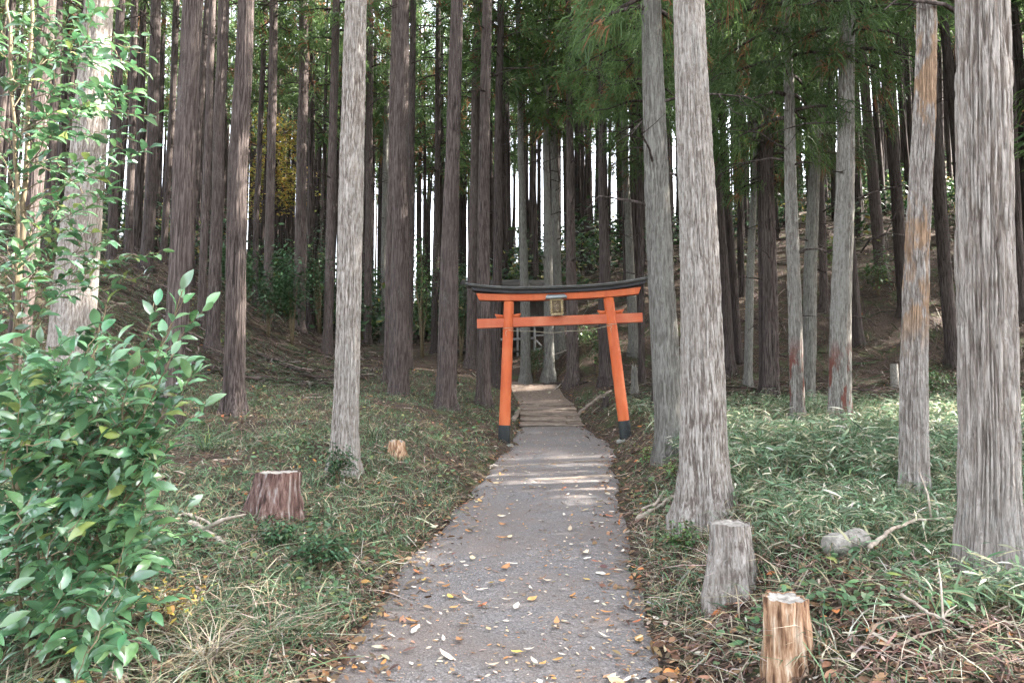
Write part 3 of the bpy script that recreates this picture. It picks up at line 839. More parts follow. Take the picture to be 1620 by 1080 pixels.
# crossbeam and its wedges
nz = 2.47
cbm = obj("crossbeam", mesh_np("crossbeam", *box(0, 0, nz, 3.36, .10, .19), M_VERM_OLD), torii); bevel(cbm, .006)
for s in (-1, 1):
    xp = s * (half_b + (half_t - half_b) * nz / HP)
    for e in (-1, 1):
        x0, x1 = xp + e * .095, xp + e * .27
        z0 = nz + .097
        y = .045
        V = np.array([(x0, -y, z0), (x1 - e * .045, -y, z0), (x1, -y, z0 + .085), (x0, -y, z0 + .06), (x0, y, z0), (x1 - e * .045, y, z0), (x1, y, z0 + .085), (x0, y, z0 + .06)])
        Qw = np.array([[0, 1, 2, 3], [7, 6, 5, 4], [0, 4, 5, 1], [1, 5, 6, 2], [2, 6, 7, 3], [3, 7, 4, 0]])
        obj("wedge", mesh_np("wedge", V, Qw, M_VERM, smooth=False), torii)
zf1 = lambda x: HP - .005 + .055 * (abs(x) / 1.65) ** 2.4
V, Qb = curved_beam(-1.62, 1.62, zf1, .135, .16, slant=.055)
bevel(obj("lower_lintel", mesh_np("lower_lintel", V, Qb, M_VERM, smooth=False), torii), .006)
zf2 = lambda x: HP + .132 + .055 * (abs(x) / 1.65) ** 2.4 + .06 * (max(abs(x) - .5, 0) / 1.35) ** 2.2
V, Qb = curved_beam(-1.74, 1.74, zf2, .075, .26, slant=.05)
kz = obj("roof_beam", mesh_np("roof_beam", V, Qb, M_BLACK, smooth=False), torii); bevel(kz, .006)
zf3 = lambda x: zf2(x) + .077
V, Qb = curved_beam(-1.84, 1.84, zf3, .022, .40, slant=.02)
cap = obj("roof_cap", mesh_np("roof_cap", V, Qb, M_ROOFCAP, smooth=False), torii); bevel(cap, .004)
zf4 = lambda x: zf2(x) + .101
V, Qb = curved_beam(-1.87, 1.87, zf4, .020, .46, slant=.02)
bevel(obj("cap_board", mesh_np("cap_board", V, Qb, M_ROOFCAP, smooth=False), cap), .004)
zf5 = lambda x: zf2(x) + .123
V, Qb = curved_beam(-1.80, 1.80, zf5, .03, .30, slant=.0, top_extra=-.13)
bevel(obj("cap_ridge", mesh_np("cap_ridge", V, Qb, M_BLACK, smooth=False), cap), .004)
# name plaque under its little roof
px0 = -.06
pq = thing("name_plaque", None, None, (px0, -.13, 2.735)); pq.parent = torii; pq.rotation_euler = (math.radians(-9), 0, 0)
del_keys = [k for k in ("label", "category") if k in pq.keys()]
for k in del_keys: del pq[k]
obj("plaque_board", mesh_np("plaque_board", *box(0, 0, 0, .175, .03, .275), M_PLAQUE, smooth=False), pq)
fr = MB()
for (a, b, c, d) in ((0, .148, .235, .03), (0, -.148, .235, .03)): fr.add(*box(a, -.006, b, c, .05, d))
for (a, c) in ((-.104, .03), (.104, .03)): fr.add(*box(a, -.006, 0, c, .05, .264))
obj("plaque_frame", fr.mesh("plaque_frame", M_GOLD, False), pq)
bs = MB()
def boss(x, z, r=.019):
    th = np.linspace(0, 2 * np.pi, 9)[:-1]
    for rr, y in ((r, -.032), (r * .6, -.045)): pass
    V, Qt = tube([(x, -.03, z), (x, -.043, z), (x, -.05, z)], [r, r * .9, r * .4], 9); bs.add(V, Qt)
for k in range(6): boss(-.122, -.13 + k * .052); boss(.122, -.13 + k * .052)
for k in range(5): boss(-.09 + k * .045, -.168, .02)
obj("frame_bosses", bs.mesh("frame_bosses", M_GOLD), pq)
ch = MB()   # worn raised characters, no longer legible
rc = np.random.default_rng(3)
for k in range(3):
    for j in range(5):
        a = np.array([rc.uniform(-.045, .045), -.017, .09 - .085 * k + rc.uniform(-.03, .03)])
        e = a + np.array([rc.uniform(-.035, .035), 0, rc.uniform(-.025, .025)])
        ch.add(*beam(a, e, .006, .008))
obj("worn_characters", ch.mesh("worn_characters", M_GOLD, False), pq)
V = []
for (z, hx, y) in ((.175, .215, -.09), (.195, .215, -.09), (.29, .165, .02), (.175, .215, .05)):
    V += [(-hx, y, z), (hx, y, z)]
Qr = [(0, 1, 3, 2), (2, 3, 5, 4), (4, 5, 7, 6), (6, 7, 1, 0), (0, 2, 4, 6), (1, 7, 5, 3)]
obj("plaque_roof", mesh_np("plaque_roof", np.array(V), np.array(Qr), M_GREYSHEET, smooth=False), pq)
# the sagging line strung between the pillars
t = np.linspace(-1, 1, 31)
V, Qt = tube(np.stack([t * 1.06, t * 0 - .10, 2.32 - .09 * (1 - t ** 2) + .01 * np.sin(t * 9)], -1), .006, 6)
st = obj("string_line", mesh_mixed("string_line", V, Qt, M_ROPE), None, (gc[0], TD, gc[2]), (0, math.radians(-2.2), 0))
tag(st, "thin sagging rope strung between the two vermilion pillars", "rope")

# ------------------------------------------------------------------ timber hall behind the gate
hd = 26.5
hb = at(832, 606, hd); hz = g1(hb[0], hd)
hall = thing("timber_hall", "dark raised timber hall on grey posts seen through the gate", "building", (hb[0], hd, hz))
def loc(px, py, dy=0.0):
    p = at(px, py, hd); return np.array([p[0] - hb[0], dy, p[2] - hz])
wall = MB(); wall.add(*box(-.7, 1.1, 1.5, 3.6, .12, 2.4))
obj("wall", wall.mesh("wall", M_DARKWOOD, False), hall)
rf = MB()
V = np.array([(-2.6, -.5, 2.55), (1.3, -.5, 2.55), (1.3, 1.2, 3.1), (-2.6, 1.2, 3.1), (-2.6, -.5, 2.47), (1.3, -.5, 2.47), (1.3, 1.2, 3.02), (-2.6, 1.2, 3.02)])
rf.add(V, np.array([[0, 1, 2, 3], [7, 6, 5, 4], [0, 4, 5, 1], [1, 5, 6, 2], [2, 6, 7, 3], [3, 7, 4, 0]]))
obj("roof", rf.mesh("roof", M_DARKWOOD, False), hall)
for px in (846, 819, 790, 766, 868): 
    a, b = loc(px, 503), loc(px, 600); b[2] = -.3
    obj("post", mesh_np("post", *beam(b, a, .085, .085), M_TIMBER, smooth=False), hall)
for (a, b, w) in (((806, 537), (845, 535), .09), ((847, 531), (868, 530), .06), ((847, 552), (868, 551), .06), ((806, 572), (832, 571), .06), ((766, 537), (806, 537), .09), ((766, 517), (868, 516), .06), ((766, 572), (800, 572), .06)):
    obj("rail", mesh_np("rail", *beam(loc(*a, -.07), loc(*b, -.07), w, w), M_TIMBER, smooth=False), hall)
for (a, b) in (((848, 538), (857, 549)), ((822, 520), (832, 535)), ((768, 540), (788, 570))):
    obj("brace", mesh_np("brace", *beam(loc(*a, -.12), loc(*b, -.12), .06, .06), M_TIMBER, smooth=False), hall)
fl = obj("floor_deck", mesh_np("floor_deck", *box(-.8, .5, loc(830, 556)[2], 4.4, 1.1, .08), M_DARKWOOD, smooth=False), hall)

# ------------------------------------------------------------------ stumps, log, sticks, roots
def stump(base, top_y, wpx_top, wpx_base, mat, name, label, cat="stump", seed=1, jag=.02, amp=.012, lean=0.0, flare=.3, capmat=None, slant=0.0):
    P = hit(*base); d = P[1]
    H = (base[1] - top_y) * PXM * d
    zs = np.concatenate([[-.25], np.linspace(0, 1, 26)]) * H; zs[0] = -.25
    r = np.interp(zs, [0, H], [wpx_base * .5 * PXM * d * .9, wpx_top * .5 * PXM * d])
    root = thing(name, label, cat, P)
    me = trunk_mesh("bark", zs, lean * zs, zs * 0, r, 64, seed, flare, amp, mat, 4)
    co = np.empty(len(me.vertices) * 3, dtype=np.float32); me.vertices.foreach_get("co", co); co = co.reshape(-1, 3)
    th = np.arctan2(co[:, 1], co[:, 0])
    k = sstep(.72, 1, co[:, 2] / H)
    co[:, 2] += k * (jag * vn3(np.cos(th) * 4, np.sin(th) * 4, th * 0, seed + 5) + slant * co[:, 0])
    me.vertices.foreach_set("co", co.ravel()); me.update()
    obj("bark", me, root)
    rim = co[-64:]; cen = rim.mean(0) - np.array([0, 0, .012 + jag * .4])
    rings = [rim * .985 + cen * .015 - np.array([0, 0, .006])] + [cen + (rim - cen) * f - np.array([0, 0, .01 * (1 - f)]) + np.array([0, 0, jag * .4])[None] * 0 for f in (.66, .33)]
    V = np.concatenate(rings + [cen[None]])
    Q = []
    for a in range(2):
        for j in range(64): Q.append((a * 64 + j, a * 64 + (j + 1) % 64, (a + 1) * 64 + (j + 1) % 64, (a + 1) * 64 + j))
    Q = np.array(Q + [(128 + j, 128 + (j + 1) % 64, 192, 192) for j in range(64)])
    obj("cut_face", mesh_mixed("cut_face", V, Q, capmat or M_CUTWOOD), root)
    return root
stump((1158, 938), 832, 56, 84, BARK['pale'], "tree_stump", "grey bark-covered stump in front of the large pale cedar", seed=3, flare=.28, amp=.010, jag=.007)
stump((1246, 1066), 952, 62, 74, M_STUMP_OR, "tree_stump", "rotten orange-brown stump among dry grass at the lower right", seed=9, jag=.008, flare=.18, amp=.016)
stump((428, 822), 748, 58, 80, M_STUMP_RED, "tree_stump", "weathered red-brown stump with pale flaking side left of the path", seed=14, jag=.01, flare=.4, amp=.02, lean=.14)
stump((628, 722), 697, 22, 30, M_STUMP_OR, "tree_stump", "small brown stump in the grass halfway to the gate", seed=21, jag=.03, flare=.3, amp=.01)
stump((1004, 628), 582, 8, 15, BARK['grey'], "tree_stump", "tall broken grey stump beside the gate's right pillar", seed=25, jag=.15, flare=.3, amp=.012)
stump((1416, 612), 576, 11, 13, M_CUTWOOD, "tree_stump", "small pale cut stump on the dark slope beside the peeling cedar", seed=29, jag=.01, flare=.1, amp=.005)
stump((958, 645), 628, 8, 12, BARK['dark'], "tree_stump", "low dark stump on the right bank just inside the gate", seed=31, jag=.03, flare=.3, amp=.008)

# short log lying in the bamboo grass
a, b = hit(1314, 884), hit(1380, 880)
a, b = a + np.array([0, 0, .075]), b + np.array([0, .12, .07])
t = np.linspace(0, 1, 18)
P = a[None] + (b - a)[None] * t[:, None]
lg = thing("cut_log", "short pale weathered log lying in the bamboo grass", "log", (a + b) / 2)
V, Qt = tube(P - (a + b) / 2, .062 + .006 * np.sin(t * 9), 28, False)
V += (.003 * vn3(V[:, 0] * 6, V[:, 1] * 40, V[:, 2] * 40, 4))[:, None] * norm(V - ((V @ norm(b - a))[:, None] * norm(b - a)[None]))
obj("bark", mesh_mixed("bark", V, Qt, M_CUTWOOD), lg)
for e in (a, b):
    s = 1 if e is b else -1
    V, Qt = tube(np.stack([e - (a + b) / 2 - norm(b - a) * s * .01, e - (a + b) / 2 + norm(b - a) * s * .004]), [.061, .059], 24)
    obj("cut_face", mesh_mixed("cut_face", V, Qt, M_CUTWOOD, smooth=False), lg)

def stick(pix, r0, r1, name, label, mat=M_STICK, lift=.02, twigs=0, cat="branch"):
    P = np.array([hit(*p) + np.array([0, 0, lift]) for p in pix])
    tt = np.linspace(0, len(P) - 1, 6 * len(P)); P = np.stack([np.interp(tt, range(len(P)), P[:, k]) for k in range(3)], -1)
    q = np.random.default_rng(len(label)); P += q.normal(size=P.shape) * r0 * .25
    P[:, 2] = np.maximum(P[:, 2], gz(P[:, 0], P[:, 1]) + r1)
    o = P[0].copy()
    V, Qt = tube(P - o, np.linspace(r0, r1, len(P)), 8)
    root = obj(name, mesh_mixed(name, V, Qt, mat), None, o)
    tag(root, label, cat)
    for k in range(twigs):
        s = P[int(len(P) * (.3 + .5 * q.random()))] - o; e = s + q.normal(size=3) * .12 + np.array([.1, .0, .06])
        V, Qt = tube(np.stack([s, (s + e) / 2 + q.normal(size=3) * .01, e]), [r1 * 1.2, r1, r1 * .4], 6)
        obj("twig", mesh_mixed("twig", V, Qt, mat), root)
    return root
stick([(1378, 905), (1410, 876), (1450, 855), (1490, 852), (1520, 866)], .013, .006, "fallen_branch", "pale curved branch lying before the massive cedar", lift=.13, twigs=1)
stick([(1428, 985), (1470, 1015), (1510, 1035)], .008, .004, "fallen_branch", "thin straw-brown stick in the grass at the lower right corner", lift=.12, twigs=2)
stick([(1008, 826), (1040, 806), (1084, 780)], .028, .016, "fallen_branch", "grey-pink branch leaning on the bank below the large pale cedar", lift=.03, twigs=1)
stick([(1015, 812), (1060, 792)], .014, .008, "fallen_branch", "thinner stick lying just above the grey-pink branch on the bank", lift=.04)
stick([(302, 832), (330, 850), (355, 868)], .03, .018, "fallen_branch", "broken brown branch with orange end below the glossy shrub", lift=.03, twigs=2)
stick([(290, 818), (320, 828), (345, 846)], .016, .008, "fallen_branch", "dark thin branch just above the broken orange-ended one", lift=.03)
stick([(405, 562), (450, 580), (500, 602), (520, 612)], .05, .03, "fallen_log", "long dark fallen log on the left slope between the trunks", M_DARKWOOD, .05, cat="log")
stick([(310, 600), (340, 590), (395, 570)], .03, .02, "fallen_branch", "dark fallen branch on the slope left of the striped cedar", M_DARKWOOD, .05)
stick([(870, 574), (905, 562), (948, 548)], .022, .018, "fallen_pole", "long pale pole lying up the slope behind the gate", lift=.25, cat="pole")
stick([(812, 588), (840, 585), (862, 581)], .018, .015, "fallen_pole", "short pale pole lying across the grey trunk's foot behind the gate", lift=.15, cat="pole")
stick([(872, 624), (886, 612), (893, 602)], .03, .02, "fallen_branch", "pale stick pointing up the bank beside the steps", lift=.05)
stick([(913, 664), (930, 645), (950, 630), (985, 612), (1002, 606)], .06, .035, "exposed_root", "pale exposed root curving along the bank from the steps to the pillar", M_STEP, .04, twigs=3, cat="root")
stick([(860, 612), (880, 608), (905, 612), (930, 606)], .05, .03, "exposed_root", "tangle of dark root at the foot of the cedars above the steps", BARK['brown'], .04, twigs=4, cat="root")
stick([(812, 668), (822, 652), (829, 640), (826, 622)], .06, .04, "exposed_root", "pale root edging the left side of the steps", M_STEP, .03, twigs=2, cat="root")

# ------------------------------------------------------------------ foliage helpers
def leaves_np(P, D, Nrm, L, Wd, cols, droop=.12, K=4, prof=(.25, 1.0, .85, .06)):
    """elliptic leaves as ribbons: base P, direction D, face normal Nrm"""
    n = len(P)
    t = np.linspace(0, 1, K)
    D = norm(D); S = norm(np.cross(D, Nrm)); U = np.cross(S, D)
    C = P[:, None] + D[:, None] * (L[:, None] * t[None])[..., None] - U[:, None] * (droop * L[:, None] * (t[None] ** 2))[..., None]
    W = Wd[:, None] * np.array(prof)[None] * .5
    V, Q = ribbons(C, S, W)
    return V, Q, np.repeat(cols, K * 2, 0)

def pal(q, n, items):
    """random colours from (weight, colour, spread)"""
    w = np.array([i[0] for i in items], float); w /= w.sum()
    k = q.choice(len(items), n, p=w)
    base = np.array([i[1] for i in items])[k]
    return np.clip(base * (1 + q.normal(size=(n, 1)) * .22) * (1 + q.normal(size=(n, 3)) * .06), .004, .85)

GREEN = [(5, (.085, .14, .07)), (3, (.13, .185, .10)), (2, (.055, .10, .05))]
STRAW = [(4, (.42, .36, .26)), (2, (.28, .22, .15)), (3, (.55, .50, .40))]
LITTER = [(5, (.13, .075, .045)), (4, (.21, .125, .07)), (3, (.085, .055, .04)), (2, (.34, .21, .12)), (1.0, (.46, .38, .28)), (.7, (.42, .17, .06))]

def wedge(q, n, y0, y1, k=.82, m=.6):
    y = np.exp(q.uniform(math.log(y0), math.log(y1), n))
    x = q.uniform(-1, 1, n) * (k * y + m)
    return x, y
def edge_u(x, y):
    return np.maximum((xc(y) - hw(y)) - x, x - (xc(y) + hw(y)))

def clear_of_trunks(x, y, r=.16):
    ok = np.ones(len(x), bool)
    for a, b in USED[:60]:
        ok &= (x - a) ** 2 + (y - b) ** 2 > r * r
    return ok

# ------------------------------------------------------------------ grass, bamboo grass, small herbs, litter
def blades(q, x, y, L, W, cols, lean=.5, curl=.5):
    n = len(x)
    z = gz(x, y)
    az = q.uniform(0, 2 * np.pi, n)
    h = np.stack([np.cos(az), np.sin(az), np.zeros(n)], -1)
    up = np.array([0, 0, 1.0])
    le = np.abs(q.normal(size=n)) * lean
    d = norm(up[None] + h * le[:, None])
    t = np.array([0, .35, .7, 1.0])
    C = np.stack([x, y, z - .01], -1)[:, None] + d[:, None] * (L[:, None] * t)[..., None] + (h * curl)[:, None] * (L[:, None] * t ** 2)[..., None] - up * (curl * .55 * L[:, None] * t ** 2.2)[..., None]
    C[..., 2] = np.maximum(C[..., 2], (z - .005)[:, None])
    S = np.stack([-h[:, 1], h[:, 0], h[:, 0] * 0], -1) + q.normal(size=(n, 3)) * .3
    V, Q = ribbons(C, norm(S), W[:, None] * np.array([.8, 1, .7, .08])[None] * .5)
    return V, Q, np.repeat(cols, 8, 0)

q = np.random.default_rng(77)
gr_ = MB()
# short green grass and moss-like blades
x, y = wedge(q, 150000, 2.6, 22)
u = edge_u(x, y); dens = fbm2(x * .9, y * .9, 51, 3)
right = x > xc(y)
keep = (u > -.02 + .10 * vn2(x * 4, y * 4, 2)) & (dens + q.normal(size=len(x)) * .25 > np.where(right, .08, -.40) + .02 * np.maximum(y - 9, 0) + .45 * np.exp(-np.maximum(u, 0) / .35)) & clear_of_trunks(x, y)
x, y = x[keep], y[keep]
L = (.05 + .11 * q.random(len(x)) ** 1.4) * (1 + .03 * y); W = (.0035 + .004 * q.random(len(x))) * (1 + y * .05)
gr_.add(*blades(q, x, y, L, W, pal(q, len(x), GREEN + [(1.4, (.30, .25, .15))]), .7, .6))
n1 = len(x)
# longer arching blades, mixed green and straw
x, y = wedge(q, 26000, 2.6, 14)
u = edge_u(x, y); dens = fbm2(x * .7, y * .7, 57, 3); right = x > xc(y)
keep = (u > .12) & (dens + q.normal(size=len(x)) * .3 > .05) & clear_of_trunks(x, y)
x, y = x[keep], y[keep]
L = .12 + .22 * q.random(len(x)) ** 1.6; W = .004 + .005 * q.random(len(x))
gr_.add(*blades(q, x, y, L, W, pal(q, len(x), GREEN + [(4, (.33, .28, .18)), (2, (.45, .40, .30))]), .8, .9))
grass = obj("grass", gr_.mesh("grass", M_GRASS))
tag(grass, "short green and straw-coloured grass on both banks of the path", "grass", kind="stuff")

# dry straw lying about, mostly in the two near corners
st_ = MB()
x, y = wedge(q, 42000, 2.5, 11)
u = edge_u(x, y); right = x > xc(y)
dens = fbm2(x * .8, y * .8, 61, 3) + np.where(y < 5.5, .35, 0) - .06 * np.maximum(y - 6, 0)
keep = (u > .05) & (dens + q.normal(size=len(x)) * .3 > .18) & clear_of_trunks(x, y)
x, y = x[keep], y[keep]; n = len(x)
L = .07 + .20 * q.random(n) ** 1.5; W = .0025 + .003 * q.random(n)
st_.add(*blades(q, x, y, L, W, pal(q, n, STRAW), 2.2, .7))
straw = obj("dry_grass", st_.mesh("dry_grass", M_DRY))
tag(straw, "tangled dry straw grass in the near corners beside the path", "grass", kind="stuff")

# bamboo grass on the right shoulder
ba = MB()
def sasa(q, x, y, hs, Ls, cols_items):
    n = len(x); z = gz(x, y)
    top = np.stack([x, y, z], -1) + np.stack([q.normal(size=n) * .05, q.normal(size=n) * .05, hs], -1)
    k = 5
    TT = np.repeat(top, k, 0) + q.normal(size=(n * k, 3)) * np.array([.02, .02, .05])
    az = q.uniform(0, 2 * np.pi, n * k)
    D = np.stack([np.cos(az), np.sin(az), q.normal(size=n * k) * .35 + .1], -1)
    Nn = norm(np.stack([q.normal(size=n * k) * .35, q.normal(size=n * k) * .35, np.ones(n * k)], -1))
    L = np.repeat(Ls, k) * (.6 + .6 * q.random(n * k)); W = L * (.10 + .045 * q.random(n * k))
    ba.add(*leaves_np(TT, D, Nn, L, W, pal(q, n * k, cols_items), .35))
    C = np.stack([np.stack([x, y, z - .02], -1), top], 1)
    V, Q = ribbons(C, np.tile(np.array([[1.0, 0, 0]]), (n, 1)), np.full((n, 2), .002))
    ba.add(V, Q, np.repeat(pal(q, n, [(1, (.12, .14, .06)), (1, (.28, .24, .15))]), 4, 0))
SASA = [(5, (.115, .18, .095)), (5, (.165, .235, .135)), (2, (.08, .135, .07)), (2.0, (.36, .34, .22)), (1.4, (.52, .49, .38))]
x, y = wedge(q, 31000, 3.0, 17)
u = x - (xc(y) + hw(y)); dens = fbm2(x * .8, y * .8, 71, 3)
want = np.where(y > 5.6, -.28, .05) - .25 * sstep(2.5, 4.5, u) * (y > 5.5)
keep = (u > .75) & (dens + q.normal(size=len(x)) * .2 > want) & clear_of_trunks(x, y, .2) & (x < .9 * y + .5)
x, y = x[keep], y[keep]; n = len(x)
far = sstep(4.5, 8, y)
sasa(q, x, y, (.05 + .10 * q.random(n)) + far * (.06 + .16 * q.random(n)), .085 + .065 * far + .04 * q.random(n), SASA)
# scattered bamboo grass on the left and near the gate
x, y = wedge(q, 6000, 3.0, 20)
u = edge_u(x, y); dens = fbm2(x * .6, y * .6, 73, 2)
keep = (u > .3) & (dens > .30) & clear_of_trunks(x, y, .2) & (x < xc(y) + 1.6)
x, y = x[keep], y[keep]; n = len(x)
sasa(q, x, y, .03 + .10 * q.random(n), .07 + .07 * q.random(n), SASA)
bamboo = obj("bamboo_grass", ba.mesh("bamboo_grass", M_GRASS))
tag(bamboo, "broad-bladed green bamboo grass covering the right shoulder", "bamboo grass", kind="stuff")

# small leafy herbs
hb_ = MB()
x, y = wedge(q, 34000, 2.8, 22)
u = edge_u(x, y); dens = fbm2(x * 1.1, y * 1.1, 81, 3)
keep = (u > .10) & (dens + q.normal(size=len(x)) * .12 > .12) & clear_of_trunks(x, y) & ((x < 3) | (y < 14))
x, y = x[keep], y[keep]; n = len(x)
P = np.stack([x, y, gz(x, y) + (.02 + .10 * q.random(n) ** 2) * (1 + y * .04)], -1)
az = q.uniform(0, 6.28, n)
D = np.stack([np.cos(az), np.sin(az), q.normal(size=n) * .3], -1)
Nn = norm(np.stack([q.normal(size=n) * .4, q.normal(size=n) * .4, np.ones(n)], -1))
L = (.022 + .03 * q.random(n)) * (1 + y * .07)
hb_.add(*leaves_np(P, D, Nn, L, L * .55, pal(q, n, [(4, (.07, .135, .06)), (3, (.10, .17, .075)), (1, (.22, .24, .08))]), .2))
herbs = obj("ground_herbs", hb_.mesh("ground_herbs", M_SHRUB))
tag(herbs, "low leafy weeds covering the ground between the trunks", "weeds", kind="stuff")

# brown litter: leaves, cedar sprigs and bark scraps
li = MB()
x, y = wedge(q, 60000, 2.5, 30)
u = edge_u(x, y)
strip = np.exp(-((u - .08) / .5) ** 2)
keep = (u > -.35) & (q.random(len(x)) < np.where(u < 0, .07 + .9 * np.exp(u / .12), .42 + .58 * strip)) & clear_of_trunks(x, y)
x, y = x[keep], y[keep]; n = len(x)
zz = np.where(edge_u(x, y) < .03, zpath(y) + .012, gz(x, y)) + .008 + .02 * q.random(n)
az = q.uniform(0, 6.28, n)
D = np.stack([np.cos(az), np.sin(az), q.normal(size=n) * .25], -1)
Nn = norm(np.stack([q.normal(size=n) * .45, q.normal(size=n) * .45, np.ones(n)], -1))
L = (.025 + .045 * q.random(n) ** 1.5) * (1 + .04 * y)
li.add(*leaves_np(np.stack([x, y, zz], -1), D, Nn, L, L * (.32 + .2 * q.random(n)), pal(q, n, LITTER), .25 * 1.0))
x, y = wedge(q, 46000, 2.5, 40)
u = edge_u(x, y); right = x > xc(y)
keep = (u > .02) & (q.random(len(x)) < np.where(right & (u < 1.3), 1, .6)) & clear_of_trunks(x, y)
x, y = x[keep], y[keep]; n = len(x)
az = q.uniform(0, 6.28, n); L = (.05 + .16 * q.random(n) ** 2) * (1 + .06 * y)
h = np.stack([np.cos(az), np.sin(az)], -1)
t = np.array([-.5, 0, .5])
cx_, cy_ = x[:, None] + h[:, :1] * L[:, None] * t, y[:, None] + h[:, 1:] * L[:, None] * t
cz_ = gz(cx_, cy_) + .012 + .03 * q.random((n, 3)) * (1 + .05 * y[:, None])
V, Q = ribbons(np.stack([cx_, cy_, cz_], -1), norm(np.stack([-h[:, 1], h[:, 0], q.normal(size=n) * .5], -1)), (.0022 + .003 * q.random(n))[:, None] * np.array([1, 1, .4]) * (1 + .05 * y[:, None]))
li.add(V, Q, np.repeat(pal(q, n, [(5, (.12, .075, .055)), (4, (.20, .13, .095)), (2, (.32, .27, .22)), (2, (.07, .045, .035))]), 6, 0))
litter = obj("leaf_litter", li.mesh("leaf_litter", M_DRY))
tag(litter, "brown fallen leaves and cedar sprigs littering the forest floor", "leaf litter", kind="stuff")

# brushwood on the dark right slope and far floor
br = MB()
x, y = wedge(q, 24000, 15, 48)
keep = (x > 3) | (x < -4)
x, y = x[keep], y[keep]; n = len(x)
az = q.uniform(0, 6.28, n); L = .25 + .9 * q.random(n) ** 2
h = np.stack([np.cos(az), np.sin(az)], -1); t = np.array([-.5, 0, .5])
cx_, cy_ = x[:, None] + h[:, :1] * L[:, None] * t, y[:, None] + h[:, 1:] * L[:, None] * t
cz_ = gz(cx_, cy_) + .03 + .16 * q.random((n, 3))
V, Q = ribbons(np.stack([cx_, cy_, cz_], -1), norm(np.stack([-h[:, 1], h[:, 0], q.normal(size=n)], -1)), (.006 + .012 * q.random(n))[:, None] * np.array([1, .9, .4]))
br.add(V, Q, np.repeat(pal(q, n, [(6, (.06, .042, .034)), (3, (.11, .08, .065)), (1, (.24, .20, .17)), (3, (.035, .055, .022))]), 6, 0))
brush = obj("brushwood", br.mesh("brushwood", M_DRY))
tag(brush, "dead twigs and brushwood strewn over the dark far slopes", "brushwood", kind="stuff")

# far undergrowth that closes the view between the trunks
ug = MB()
n = 2300
y = q.uniform(29, 66, n); x = q.uniform(-1, 1, n) * (.78 * y)
dens = fbm2(x * .12, y * .12, 93, 2)
keep = dens + q.normal(size=n) * .15 > -.05
x, y = x[keep], y[keep]; n = len(x); k = 34
hgt = q.uniform(.8, 3.0, n) * (1 + .6 * (x < 8)); rad = q.uniform(.5, 1.2, n)
P = np.repeat(np.stack([x, y, gz(x, y)], -1), k, 0) + q.normal(size=(n * k, 3)) * np.repeat(np.stack([rad, rad, hgt * .3], -1), k, 0) * .6 + np.repeat(np.stack([x * 0, x * 0, hgt * .5], -1), k, 0)
P[:, 2] = np.maximum(P[:, 2], gz(P[:, 0], P[:, 1]) + .05)
az = q.uniform(0, 6.28, n * k)
L = .20 + .16 * q.random(n * k)
ug.add(*leaves_np(P, np.stack([np.cos(az), np.sin(az), q.normal(size=n * k) * .4], -1), norm(q.normal(size=(n * k, 3)) * .6 + np.array([0, -.2, 1])), L, L * .5,
        pal(q, n * k, [(5, (.026, .056, .022)), (3, (.045, .085, .03)), (1, (.12, .15, .045)), (.5, (.22, .18, .05))]), .2, 3, (.3, 1, .1)))
under = obj("undergrowth", ug.mesh("undergrowth", M_SHRUB))
tag(under, "dark evergreen undergrowth reading as one mass between the far trunks", "undergrowth", kind="stuff")

# ------------------------------------------------------------------ fallen leaves on the path
def leaf_mesh(seed, col, ratio, curl, name="leaf", n=5, mat=M_DRY, fold=.15):
    q = np.random.default_rng(seed)
    t = np.linspace(0, 1, n)
    w = np.sin(np.pi * np.clip(t, 0.02, .985) ** .85) ** .8 * ratio * .5
    V = []
    for k in range(n):
        zc = curl * (t[k] - .5) ** 2 * 1.2 + .0
        for s in (-1, 0, 1):
            V.append((t[k] - .5, s * w[k] * (1 + .1 * q.normal() * (s != 0)), zc + fold * abs(s) * w[k] + .02 * q.normal() * (s != 0)))
    V = np.array(V)
    Q = [(3 * k + j, 3 * k + j + 1, 3 * k + j + 4, 3 * k + j + 3) for k in range(n - 1) for j in (0, 1)]
    c = np.array(col)[None] * (1 + .12 * q.normal(size=(len(V), 1)))
    return mesh_np(name, V, np.array(Q), mat, np.clip(c, .01, .9))
PL = [leaf_mesh(300 + k, c, r, cu) for k, (c, r, cu) in enumerate([
    ((.58, .50, .40), .36, .35), ((.62, .55, .46), .42, .2), ((.48, .38, .27), .38, .5), ((.46, .22, .08), .45, .4), ((.44, .26, .10), .5, .3),
    ((.30, .15, .07), .42, .5), ((.55, .42, .24), .55, .25), ((.36, .12, .06), .4, .35), ((.55, .38, .10), .6, .3), ((.24, .14, .09), .38, .6)])]
spots = []
while len(spots) < 300:
    y = math.exp(q.uniform(math.log(3.0), math.log(11.0)))
    a = q.uniform(-1, 1); a = math.copysign(abs(a) ** .7, a)
    x = float(xc(y)) + a * float(hw(y)) * 1.04
    spots.append((x, y))
for k, (x, y) in enumerate(spots):
    m = PL[int(q.choice(10, p=[.2, .18, .13, .1, .1, .08, .08, .04, .04, .05]))]
    s = q.uniform(.035, .085) if q.random() < .8 else q.uniform(.08, .115)
    z = float(zpath(y)) + .012 * (1 - ((x - float(xc(y))) / float(hw(y))) ** 2) + .016
    obj("leaf", m, path, (x, y, z), (q.normal() * .15, q.normal() * .15, q.uniform(0, 6.28)), (s, s, s))
